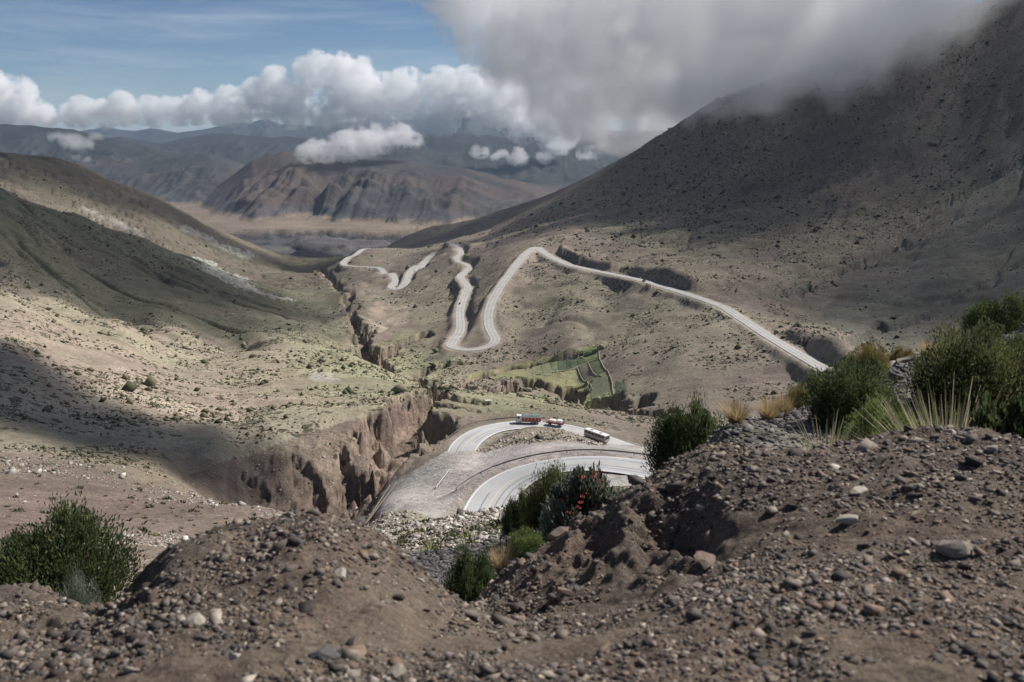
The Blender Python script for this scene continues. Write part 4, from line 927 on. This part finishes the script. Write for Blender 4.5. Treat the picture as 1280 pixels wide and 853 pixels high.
def foliage(kind, var, n, blade, cl=26):
    k = (kind, var, n, blade, cl)
    if k not in _lm: _lm[k] = leaf_mesh('foliage', *blades(n, 50 + var, blade=blade, cl=cl, cols=np.array(GREENS[kind]) * np.array([1.6, 1.45, 1.65])), mat_leaf)
    return _lm[k]
_st = {}
def stem_mesh(i):
    if i not in _st:
        r = random.Random(900 + i); a = r.uniform(0, 6.28); q = r.uniform(0.3, 0.8); ln = r.uniform(0.6, 0.95)
        V, F = tube([(0, 0, -0.12), (0.1 * q * math.cos(a), 0.1 * q * math.sin(a), 0.15), (0.4 * q * math.cos(a), 0.4 * q * math.sin(a), 0.45 * ln), (0.75 * q * math.cos(a + .2), 0.75 * q * math.sin(a + .2), 0.8 * ln)], 0.035, 0.008)
        o = mesh_obj('stem', V, F, mat_twig); _st[i] = o.data; bpy.data.objects.remove(o)
    return _st[i]
def add_part(name, me, parent, loc=(0, 0, 0), sc=(1, 1, 1), rot=(0, 0, 0)):
    o = bpy.data.objects.new(name, me); C.objects.link(o); o.parent = parent; o.location = loc; o.scale = sc; o.rotation_euler = rot; return o
def bush(u, vtop, wpx, Y, kind, label, var=0, n=25000, blade=(0.055, 0.0095), cl=70, name='bush', group='green shrubs on the near slopes', dz=0.0):
    sx = (u - 640) / FPX / (cp + sp * (-(vtop - 426.5) / FPX)); x = sx * Y; zg = ground_z(x, Y) + dz
    h = max(0.25, float(at(u, vtop, Y).z) - zg); r = wpx * 0.5 * Y / FPX
    e = empty(name, (x, Y, zg - 0.04), var * 1.7)
    add_part('foliage', foliage(kind, var % 2, n, blade, cl), e, (0, 0, 0), (r * 1.14, r * 1.14, h * 1.12))
    for i in range(5): add_part('stem', stem_mesh((var + i) % 8), e, (0, 0, 0.0), (r, r, h), (0, 0, i * 1.3))
    tag(e, label, 'shrub', group); print(name, label[:30], 'h', round(h, 2), 'r', round(r, 2)); return e
bush(862, 497, 92, 11.5, 'dark', 'rounded dark green bush at the left end of the crest, beside straw tufts', 0)
bush(1072, 447, 128, 10.2, 'dark', 'dense dark green bush in the middle of the right hand crest', 1)
bush(1105, 500, 90, 8.6, 'bright', 'low bright green shrub at the foot of the middle crest bush', 2)
bush(1222, 405, 168, 11.0, 'olive', 'largest dark olive bush at the right edge of the picture', 3)
bush(1290, 415, 120, 12.0, 'dark', 'dark bush cut by the right edge behind the spiky grass', 5)
bush(1255, 366, 92, 19.0, 'dark', 'green bush highest up at the right edge of the picture', 4)
bush(1090, 428, 58, 17.5, 'yellow', 'small yellowish bush on the crest left of the pale rocks', 5)
bush(1130, 432, 36, 18.5, 'yellow', 'tiny olive bush on the crest just above the pale rocks', 6)
bush(1000, 478, 40, 13.5, 'yellow', 'dry yellow green shrub right of the straw tufts', 7)
bush(648, 613, 44, 24, 'dark', 'small dark bush left of the olive bush by the hairpin', 8)
bush(696, 583, 80, 20, 'olive', 'olive green bush behind the red flowering shrub', 9)
bush(590, 682, 78, 12.0, 'dark', 'dark green bush low in the gap between the two mounds', 10)
bush(660, 662, 60, 16.5, 'bright', 'low grassy green shrub above the boulder on the broken edge', 11)
bush(62, 637, 186, 13.5, 'dark', 'broad dark bush at the left edge below the slope', 12)
bush(95, 718, 70, 10.5, 'grey', 'low grey green plant in front of the broad left bush', 13)
bush(1258, 492, 90, 7.4, 'dark', 'dark broad leaved plant beside the spiky grass at right', 14, 3600, (0.12, 0.05), 26)
# flowering shrub
e = bush(738, 592, 112, 15, 'grey', 'grey green shrub with red flowers beside the crumbling edge', 15, 9000, (0.11, 0.022), 30, 'flowering_shrub', None)
bm = bmesh.new()
for j in range(7):
    a = j * 0.9; v0 = bm.verts.new((0, 0, -0.3)); v1 = bm.verts.new((math.cos(a) * .9 - .2 * math.sin(a), math.sin(a) * .9 + .2 * math.cos(a), .35)); v2 = bm.verts.new((math.cos(a) * .9 + .2 * math.sin(a), math.sin(a) * .9 - .2 * math.cos(a), .45)); bm.faces.new((v0, v1, v2))
    v3 = bm.verts.new((math.cos(a) * .5, math.sin(a) * .5, 1.0)); bm.faces.new((v1, v2, v3))
fl = bpy.data.meshes.new('flower'); bm.to_mesh(fl); bm.free(); fl.materials.append(mat_red)
mat_red.node_tree.nodes['Principled BSDF'].inputs['Roughness'].default_value = 0.5
R_ = random.Random(8); hh = max(0.25, float(at(738, 592, 15).z) - e.location.z)
for i in range(58):
    a = R_.uniform(0, 6.28); q = R_.uniform(0.1, 1.0); zz = (1 - 0.75 * q * q) * R_.uniform(0.55, 1.05) * hh
    add_part('flower', fl, e, (0.72 * q * math.cos(a), 0.72 * q * math.sin(a), zz), (0.05,) * 3, (R_.uniform(-.5, .5), R_.uniform(-.5, .5), a))
# straw grass
def tuft_mesh(seed, n, spread, cols, stiff=0.6, wd=0.012):
    g = np.random.default_rng(seed); K = 5
    a = g.random(n) * 6.283; lean = spread * g.random(n) ** 0.5; L = 0.65 + 0.4 * g.random(n)
    r0 = 0.12 * np.sqrt(g.random(n)); V = np.zeros((n, K, 2, 3)); t = np.linspace(0, 1, K)
    dx, dy = np.cos(a), np.sin(a)
    for k in range(K):
        out = r0 + L * (np.sin(lean) * t[k] + (1 - stiff) * lean * t[k] ** 2 * 0.5); up_ = L * (np.cos(lean) * t[k] - (1 - stiff) * 0.35 * lean * t[k] ** 2)
        w = wd * (1 - 0.9 * t[k]); px, py = out * dx, out * dy
        V[:, k, 0] = np.stack([px - dy * w, py + dx * w, up_], 1); V[:, k, 1] = np.stack([px + dy * w, py - dx * w, up_], 1)
    i = (np.arange(n) * K * 2)[:, None] + np.arange(K - 1)[None] * 2; i = i.ravel()
    c = np.array(cols)[g.integers(len(cols), size=n)] * (0.7 + 0.6 * g.random((n, 1)))
    o = mesh_obj('grass', V.reshape(-1, 3), np.stack([i, i + 1, i + 3, i + 2], 1), mat_straw); set_col(o, np.repeat(c, K * 2, 0)); me = o.data; bpy.data.objects.remove(o); return me
STRAW = ((0.42, 0.31, 0.16), (0.34, 0.25, 0.12), (0.48, 0.39, 0.24)); PALE = ((0.50, 0.44, 0.30), (0.36, 0.31, 0.18), (0.22, 0.22, 0.10)); BROWN = ((0.16, 0.11, 0.075), (0.11, 0.08, 0.06))
def tuft(u, vtop, wpx, Y, me, label, group='straw grass tufts on the crest', nm='grass_tuft', lean=0):
    sx = (u - 640) / FPX / (cp + sp * (-(vtop - 426.5) / FPX)); x = sx * Y; zg = ground_z(x, Y)
    h = max(0.12, float(at(u, vtop, Y).z) - zg); r = wpx * 0.5 * Y / FPX
    o = bpy.data.objects.new(nm, me); C.objects.link(o); o.location = (x, Y, zg - 0.02); o.scale = (r / 0.62, r / 0.62, h); o.rotation_euler = (0, lean, u * 0.37)
    tag(o, label, 'grass', group); return o
g1 = tuft_mesh(1, 420, 0.75, STRAW); g2 = tuft_mesh(2, 420, 0.85, STRAW); g3 = tuft_mesh(3, 560, 1.4, PALE, 0.95, 0.015); g4 = tuft_mesh(4, 170, 1.0, PALE, 0.8, 0.014); g5 = tuft_mesh(5, 60, 0.8, BROWN, 0.9, 0.012)
tuft(921, 493, 48, 10.0, g1, 'golden straw tuft next to the rounded dark bush')
tuft(962, 487, 40, 10.8, g2, 'golden straw tuft, second one right of the rounded dark bush')
tuft(982, 484, 32, 11.6, g1, 'brownish straw tuft farthest right of the golden ones')
tuft(1200, 474, 175, 7.9, g3, 'big pale spiky grass fan beside the broad leaved plant', None)
tuft(1040, 512, 110, 7.7, g4, 'thin pale grass blades standing before the middle crest bush', None)
tuft(1120, 528, 60, 7.5, g4, 'short sparse grass blades left of the spiky grass fan', None)
tuft(1036, 440, 46, 14.5, g5, 'bare brown twig brush at the end of the mountain road', None, 'dry_brush')
tuft(1192, 398, 44, 18.5, g5, 'bare brown twig brush left of the highest green bush', None, 'dry_brush')
tuft(1165, 418, 40, 18.0, g2, 'rusty straw tuft between the pale rocks and the big bush', None)
tuft(628, 672, 42, 14.5, g1, 'straw tuft behind the dark bush in the gap', None)
# pale rocks on the crest
for k, (u, v, rp, c, lb) in enumerate([(1108,452,17,3,'pale rock on the crest, largest of the row'),(1132,447,13,2,'beige rock on the crest touching the largest pale one'),(1092,461,12,1,'grey rock on the crest at the left end of the row'),(1120,466,10,3,'small pale rock below the largest one on the crest'),(1232,412,14,3,'white rock showing between the two right hand bushes')]):
    Y = 18.0 if u < 1200 else 15.5; p = at(u, v, Y); zg = ground_z(p.x, p.y)
    stone((p.x, p.y, zg if u < 1200 else zg), rp * Y / FPX, stone_data[c + 5 * (k % 3)], lb, 'rocks on the right hand crest', 0.9 * k, 0.2, 'rock', 1.3, 0.3)
print('plants', time.time() - T0)
# ================================================================== ROADSIDE THINGS AND VEHICLES
def box_v(cx, cy, cz, dx, dy, dz, bev=0.0, taper=0.0):
    bm = bmesh.new(); bmesh.ops.create_cube(bm, size=1.0)
    for v in bm.verts:
        k = 1 - taper if v.co.z > 0 else 1
        v.co = Vector((v.co.x * dx * k, v.co.y * dy * k, v.co.z * dz))
    if bev: bmesh.ops.bevel(bm, geom=list(bm.edges), offset=bev, segments=2, profile=0.6, affect='EDGES')
    bmesh.ops.translate(bm, verts=bm.verts, vec=(cx, cy, cz)); return bm
def bm_part(name, bm, mat, parent):
    me = bpy.data.meshes.new(name); bm.to_mesh(me); bm.free(); me.materials.append(mat)
    o = bpy.data.objects.new(name, me); C.objects.link(o); o.parent = parent; return o
def box_part(name, c, d, mat, parent, bev=0.0, taper=0.0): return bm_part(name, box_v(*c, *d, bev, taper), mat, parent)
mW = plain_mat('white_paint', (0.74, 0.73, 0.71), 0.4, var=0.06); mR = plain_mat('red_paint', (0.36, 0.07, 0.05), 0.45, var=0.15)
mG = plain_mat('window_glass', (0.03, 0.035, 0.04), 0.1, var=0.1, spec=0.6); mK = plain_mat('rubber', (0.025, 0.025, 0.027), 0.8); mS = plain_mat('steel', (0.45, 0.46, 0.47), 0.4, 0.7)
mT = plain_mat('tarpaulin', (0.17, 0.22, 0.22), 0.7, var=0.3); mB = plain_mat('pale_pink_paint', (0.55, 0.46, 0.43), 0.45, var=0.1); mD = plain_mat('dark_paint', (0.04, 0.045, 0.05), 0.35); mC = plain_mat('concrete', (0.50, 0.48, 0.45), 0.85); mWood = plain_mat('old_wood', (0.17, 0.135, 0.105), 0.9, var=0.3)
mRail = plain_mat('backlit_rail', (0.20, 0.185, 0.175), 0.6, 0.3, var=0.3)  # the rails' backlit darkness is put into this colour
def cyl_bm(c, r, w, axis='Y', seg=14):
    bm = bmesh.new(); bmesh.ops.create_cone(bm, cap_ends=True, segments=seg, radius1=r, radius2=r, depth=w)
    if axis == 'Y': bmesh.ops.rotate(bm, verts=bm.verts, cent=(0, 0, 0), matrix=Matrix.Rotation(math.pi / 2, 3, 'X'))
    if axis == 'X': bmesh.ops.rotate(bm, verts=bm.verts, cent=(0, 0, 0), matrix=Matrix.Rotation(math.pi / 2, 3, 'Y'))
    bmesh.ops.translate(bm, verts=bm.verts, vec=c); return bm
def wheels(e, xs, yw, r=0.5, w=0.32):
    for x in xs:
        for sg in (-1, 1):
            t = bm_part('wheel', cyl_bm((x, sg * yw, r), r, w), mK, e); bm_part('rim', cyl_bm((x, sg * (yw + 0.02), r), r * 0.55, w + 0.02), mS, t)
def on_road(nm, u, v, off=0.0, flip=False):
    hw, P = RD[nm]; pu, pv = project(P[:, 0], P[:, 1], P[:, 2]); i = int(np.argmin((pu - u) ** 2 + (pv - v) ** 2)); i = min(max(i, 1), len(P) - 2)
    t = P[i + 1] - P[i - 1]; a = math.atan2(t[1], t[0]); n_ = np.array([-math.sin(a), math.cos(a)])
    p = P[i].copy(); p[:2] += n_ * off; pitch = math.atan2(t[2], math.hypot(t[0], t[1]))
    return p, a + (math.pi if flip else 0), (pitch if flip else -pitch)
def vehicle(name, nm, u, v, off, flip, label, cat):
    p, a, pit = on_road(nm, u, v, off, flip); e = empty(name, (p[0], p[1], p[2] + 0.02)); e.rotation_euler = (0, pit, a); tag(e, label, cat); return e
# truck climbing on the lower hairpin (front towards +x of its own frame)
e = vehicle('truck', 'lower_hairpin_road', 666, 530, 1.6, True, 'white and red cargo truck with grey tarpaulin on the lower hairpin', 'truck')
box_part('chassis', (0, 0, 0.75), (8.6, 1.0, 0.3), mK, e); wheels(e, (3.2, -1.6, -2.9), 1.05, 0.52)
cb = box_part('cab', (3.5, 0, 1.95), (1.9, 2.45, 2.2), mW, e, 0.14, 0.06); box_part('windscreen', (4.41, 0, 2.35), (0.06, 2.1, 0.85), mG, cb); 
for sg in (-1, 1): box_part('side_window', (3.75, sg * 1.19, 2.4), (0.9, 0.06, 0.7), mG, cb)
box_part('bumper', (4.5, 0, 0.75), (0.2, 2.4, 0.4), mS, e)
bd = box_part('cargo_body', (-1.0, 0, 1.75), (6.7, 2.5, 1.5), mR, e, 0.05); box_part('side_board', (-1.0, 0, 2.55), (6.72, 2.52, 0.35), mW, bd)
bm = bmesh.new(); bmesh.ops.create_grid(bm, x_segments=14, y_segments=6, size=0.5)
rr = random.Random(3)
for v in bm.verts: v.co = Vector((v.co.x * 6.5 - 1.0, v.co.y * 2.5, 2.76 + 0.55 * (1 - (2 * v.co.y) ** 2) + rr.uniform(-.08, .14)))
bm_part('tarpaulin', bm, mT, e)
for k in range(5): box_part('rib', (-3.6 + 1.3 * k, 0, 1.9), (0.1, 2.56, 1.5), mW, bd)
e = vehicle('trailer', 'lower_hairpin_road', 693, 533.5, 1.5, True, 'low red trailer with white load behind the cargo truck', 'trailer')
box_part('chassis', (0, 0, 0.8), (6.2, 1.0, 0.25), mK, e); wheels(e, (1.9, -1.6), 1.0, 0.48); box_part('deck', (0, 0, 1.15), (6.2, 2.4, 0.45), mR, e, 0.04); box_part('drawbar', (3.8, 0, 0.8), (1.6, 0.15, 0.15), mK, e)
box_part('load', (1.0, 0, 1.75), (2.2, 2.0, 0.75), mW, e, 0.15); box_part('load', (-1.6, 0, 1.85), (1.8, 2.1, 0.95), mW, e, 0.2); box_part('tailboard', (-3.05, 0, 1.5), (0.12, 2.4, 0.8), mD, e)
# bus
e = vehicle('bus', 'lower_hairpin_road', 752, 548, -1.4, False, 'white roofed bus with pale pink sides following the truck', 'bus')
bd = box_part('body', (0, 0, 1.55), (9.6, 2.5, 2.1), mB, e, 0.15); wheels(e, (3.0, -2.8), 1.1, 0.5, 0.3); box_part('underside', (0, 0, 0.55), (9.0, 2.2, 0.4), mK, e)
rf = box_part('roof', (0, 0, 2.72), (9.5, 2.44, 0.36), mW, e, 0.14); box_part('roof_hatch', (1.8, 0, 2.95), (0.9, 0.9, 0.14), mS, rf); box_part('roof_hatch', (-2.2, 0, 2.95), (0.9, 0.9, 0.14), mS, rf)
for sg in (-1, 1):
    for k in range(6): box_part('side_window', (-3.7 + 1.45 * k, sg * 1.245, 2.12), (1.25, 0.04, 0.72), mG, e)
box_part('windscreen', (4.79, 0, 1.98), (0.05, 2.2, 1.15), mG, e); box_part('rear_window', (-4.79, 0, 2.1), (0.05, 2.0, 0.75), mG, e)
for sg in (-1, 1): box_part('headlight', (4.8, sg * 0.95, 0.95), (0.06, 0.3, 0.2), mS, e)
def car(nm, u, v, off, flip, mat, label, name='car', van=False):
    e = vehicle(name, nm, u, v, off, flip, label, 'van' if van else 'car'); L = 5.6 if van else 4.4
    box_part('body', (0, 0, 0.72), (L, 1.8, 0.75), mat, e, 0.16); cbn = box_part('cabin', (-0.2, 0, 1.38 if not van else 1.6), (L * (0.55 if not van else 0.8), 1.66, 0.68 if not van else 1.1), mat, e, 0.14, 0.14)
    box_part('windscreen', (-0.2 + L * (0.26 if not van else 0.385), 0, 1.42 if not van else 1.75), (0.08, 1.4, 0.5), mG, cbn)
    for sg in (-1, 1): box_part('side_window', (-0.2, sg * 0.80, 1.42 if not van else 1.8), (L * 0.44, 0.06, 0.42), mG, cbn)
    wheels(e, (L * 0.31, -L * 0.31), 0.82, 0.34, 0.22); return e
car('mountain_road', 808, 352, 1.8, False, mD, 'dark car descending the straight stretch of the mountain road')
car('mountain_road', 575.5, 380, 1.8, True, mD, 'dark car on the middle of the left hand loop road')
# guardrails: posts and beam follow the road edge
def guardrail(nm, off, i0, i1, label, step=3, h=0.75):
    hw, P0 = RD[nm]; P = smooth_line(P0, 2.0, 1); n = len(P); P = P[int(i0 * n):int(i1 * n)]
    t = np.gradient(P[:, :2], axis=0); t /= np.linalg.norm(t, axis=1)[:, None]; Q = P.copy(); Q[:, 0] -= t[:, 1] * off; Q[:, 1] += t[:, 0] * off
    Q[:, 2] = np.maximum(grid_z(Q[:, 0] / Q[:, 1], Q[:, 1]), P[:, 2] - 1.5)
    z_ = Q[:, 2].copy(); 
    for _ in range(3): z_[1:-1] = (z_[:-2] + z_[1:-1] * 2 + z_[2:]) / 4
    Q[:, 2] = z_
    e = empty('guardrail', tuple(Q[0])); tag(e, label, 'guardrail'); O = Q - Q[0]
    prof = [(-0.05, h - 0.34), (0.07, h - 0.25), (0.02, h - 0.17), (0.07, h - 0.08), (-0.05, h)]
    V = np.zeros((len(O), 5, 3))
    for j, (a, b_) in enumerate(prof): V[:, j, 0] = O[:, 0] - t[:, 1] * a; V[:, j, 1] = O[:, 1] + t[:, 0] * a; V[:, j, 2] = O[:, 2] + b_
    ob = mesh_obj('beam', V.reshape(-1, 3), grid_faces(len(O), 5), mRail, e)
    pm = bpy.data.meshes.new('post'); bm = box_v(0, 0, h / 2 - 0.3, 0.16, 0.16, h + 0.6); bm.to_mesh(pm); bm.free(); pm.materials.append(mRail)
    for i in range(0, len(O), step): add_part('post', pm, e, tuple(O[i] + np.array([0.12 * t[i, 1], -0.12 * t[i, 0], 0])))
    return e
def road_side(nm):  # sign of the offset that points away from the camera
    hw, P = RD[nm]; k = len(P) // 2; t = P[k + 1] - P[k - 1]; return 1 if t[0] > 0 else -1
guardrail('hairpin_road', road_side('hairpin_road') * 10.0, 0.36, 0.97, 'dark guardrail with posts along the outer edge of the near curve')
guardrail('lower_hairpin_road', road_side('lower_hairpin_road') * 9.2, 0.08, 0.46, 'thin guardrail around the outside of the lower curve')
def ground_part(u, v, Y): p = at(u, v, Y); return Vector((p.x, p.y, float(grid_z(np.array([p.x / p.y]), np.array([p.y]))[0])))
# low barrier on the lay-by
a_, b_ = ground_part(545, 612, 232), ground_part(562, 597, 252); d = b_ - a_
e = empty('barrier', a_, math.atan2(d.y, d.x)); tag(e, 'low white painted rail standing on the dusty lay-by', 'barrier'); L_ = math.hypot(d.x, d.y); rise = d.z / L_
o = bm_part('rail', cyl_bm((0, 0, 0), 0.12, L_, 'X', 10), mC, e); o.location = (L_ / 2, 0, 0.55 + d.z / 2); o.rotation_euler = (0, -math.atan(rise), 0)
for k in range(6): box_part('post', (L_ * k / 5, 0, 0.15 + d.z * k / 5), (0.2, 0.2, 0.9), mW, e)
# shelter
p = ground_part(563, 573, 292); e = empty('roadside_shelter', p, 0.3); tag(e, 'small white roofed box at the edge of the lay-by', 'shelter')
box_part('walls', (0, 0, 0.9), (2.0, 1.7, 1.9), mC, e, 0.03); box_part('roof', (0, 0, 1.95), (2.5, 2.1, 0.18), mW, e, 0.03); box_part('shaded_opening', (0.1, -0.87, 0.85), (1.1, 0.05, 1.2), mD, e)  # dark panel stands in for the shade inside the box
p = ground_part(610, 513, 400); e = empty('roadside_hut', p, 0.2); tag(e, 'tiny pale hut above the lower curve', 'hut')
box_part('walls', (0, 0, 0.9), (2.2, 1.8, 1.9), mC, e, 0.03); box_part('roof', (0, 0, 1.95), (2.6, 2.2, 0.18), mC, e, 0.03); box_part('door', (0, -0.92, 0.8), (0.8, 0.05, 1.5), mWood, e)
# timber chute by the ravine
A_, B_ = ground_part(458, 648, 215), ground_part(500, 603, 262); d = B_ - A_; L_ = d.length
e = empty('timber_chute', A_, math.atan2(d.y, d.x)); tag(e, 'weathered timber beams leaning along the ravine edge beside the lay-by', 'timber')
for k, (y_, z_) in enumerate(((0, 0.6), (1.3, 0.9), (2.3, 0.5))):
    o = bm_part('beam', cyl_bm((0, 0, 0), 0.2, L_ * (1 - 0.08 * k), 'X', 8), mWood, e); o.location = (L_ * 0.46, y_ - 1, d.z * 0.46 + z_); o.rotation_euler = (0, -math.asin(d.z / L_), 0.03 * (k - 1))
for k in range(4): box_part('prop', (L_ * (0.15 + 0.25 * k), -1.4, d.z * (0.15 + 0.25 * k) - 1.0), (0.3, 0.3, 4.0), mWood, e)
# utility pole
p = ground_part(791, 531, 405); e = empty('utility_pole', p, 0.3); tag(e, 'pale wooden utility pole with crossarm beside the lower gully', 'pole')
bm_part('pole', cyl_bm((0, 0, 4.2), 0.2, 9.0, 'Z', 10), mC, e); box_part('crossarm', (0, 0, 8.2), (4.0, 0.22, 0.25), mC, e)
for k in (-1.7, 0, 1.7): bm_part('insulator', cyl_bm((k, 0, 8.5), 0.12, 0.4, 'Z', 8), mW, e)
p = ground_part(1044, 447, 640); e = empty('parked_van', p, -0.6); tag(e, 'white van parked by the ravine above the end of the mountain road', 'van')
box_part('body', (0, 0, 0.9), (5.4, 1.9, 1.0), mW, e, 0.15); c_ = box_part('cabin', (-0.3, 0, 1.8), (4.2, 1.8, 1.0), mW, e, 0.15, 0.1); box_part('windscreen', (1.75, 0, 1.85), (0.1, 1.5, 0.6), mG, c_); wheels(e, (1.7, -1.7), 0.85, 0.36, 0.24)
# ================================================================== CROP PLOTS AND FIELD WALLS
def drape(name, corners, mat, lift=0.25, n=14):
    c = [hit(u, v_, 450, 1000) for u, v_ in corners]; q = np.zeros((n, n, 3)); t = np.linspace(0, 1, n)
    for i in range(n):
        for j in range(n):
            p = (c[0] * (1 - t[j]) + c[1] * t[j]) * (1 - t[i]) + (c[3] * (1 - t[j]) + c[2] * t[j]) * t[i]; q[i, j] = p
    q[..., 2] = grid_z(q[..., 0] / q[..., 1], q[..., 1]) + lift
    o = mesh_obj(name, q.reshape(-1, 3), grid_faces(n, n), mat, smooth=True); tag(o, kind='structure'); return o
def crop_mat(nm, c):
    m, n, l, b = new_mat(nm); tc = n.new('ShaderNodeTexCoord'); nn = noise_node(n, l, tc.outputs['Object'], 0.35, 5, 0.7); r = ramp(n, [(0.3, 0.65), (0.7, 1.35)]); l.new(nn.outputs['Fac'], r.inputs['Fac'])
    l.new(mixc(n, l, c, r.outputs['Color'], 1, 'MULTIPLY'), b.inputs['Base Color']); b.inputs['Roughness'].default_value = 0.9; return m
cD = crop_mat('dark_crop', (0.06, 0.085, 0.045)); cM = crop_mat('green_crop', (0.13, 0.16, 0.075)); cL = crop_mat('light_crop', (0.19, 0.205, 0.11)); cB = crop_mat('fallow_crop', (0.20, 0.185, 0.125))
for q, m_ in ((((688,450),(695,447.5),(696.5,461),(690,463)), cM), (((696,447),(702,445),(703.5,459),(698,461)), cD), (((703,444.5),(711,442),(712.5,458),(705,460)), cD), (((712,441.5),(720,439),(721,456),(713.5,458)), cD), (((721,438.7),(729,436.5),(730,453),(722,455.5)), cD), (((730,436.2),(746.5,431),(747,446),(731,452)), cM), (((736,454),(750,451),(757,463),(746,469)), cM), (((723,457),(734.5,454),(744.5,469),(734,475)), cB), (((736,479),(757,474),(762,498),(741,502)), cL), (((770,478),(782,478),(783,490),(770,490)), cD), (((676,452),(686,450),(690,468),(679,470)), cL), (((662,498),(682,494),(680,500),(668,504)), cM), (((605,508),(634,508),(636,514),(604,514)), cD)):
    drape('crop_plot', q, m_)
mwall = plain_mat('field_stone', (0.30, 0.27, 0.22), 0.9, var=0.2)
for k, (ln, lb) in enumerate(((((748,430),(749,448),(758,464),(765,480),(768,500)), 'pale stone wall along the right side of the crop plots'), (((690,465),(712,460),(735,453),(748,449)), 'low stone wall under the dark crop strips'), (((721,458),(733,476),(741,490)), 'low stone wall left of the light green plot'), (((735,454),(746,470),(752,476)), 'low stone wall between the two lower green plots'))):
    P = smooth_line([hit(u, v_, 450, 1000) for u, v_ in ln], 3.0, 1); P[:, 2] = grid_z(P[:, 0] / P[:, 1], P[:, 1])
    o = ribbon('field_wall', P, [-0.35, -0.25, 0.25, 0.35], mwall, 0.0, None, [-0.5, 0.6, 0.6, -0.5]); tag(o, lb, 'wall', 'stone walls between the crop plots')
# ================================================================== HAZE
zmax = max(float(Z2.max()), float(Z3.max())) + 20; zmin = min(float(Z2.min()), float(Z3.min())) - 5
me = bpy.data.meshes.new('haze'); bm = box_v(0, 20300, (zmax + zmin) / 2, 100000, 42000, zmax - zmin); bm.to_mesh(me); bm.free()
hz = bpy.data.objects.new('haze', me); C.objects.link(hz); tag(hz, 'thin bluish mountain haze filling the valley', 'haze', kind='stuff')
m = bpy.data.materials.new('haze_air'); m.use_nodes = True; nt = m.node_tree
for nd in list(nt.nodes):
    if nd.type != 'OUTPUT_MATERIAL': nt.nodes.remove(nd)
pv = nt.nodes.new('ShaderNodeVolumePrincipled'); pv.inputs['Color'].default_value = (0.55, 0.75, 1.0, 1); pv.inputs['Density'].default_value = 1.6e-5; pv.inputs['Anisotropy'].default_value = 0.2
nt.links.new(pv.outputs[0], nt.nodes['Material Output'].inputs['Volume']); me.materials.append(m)
print('haze z', zmin, zmax, 'done', time.time() - T0)
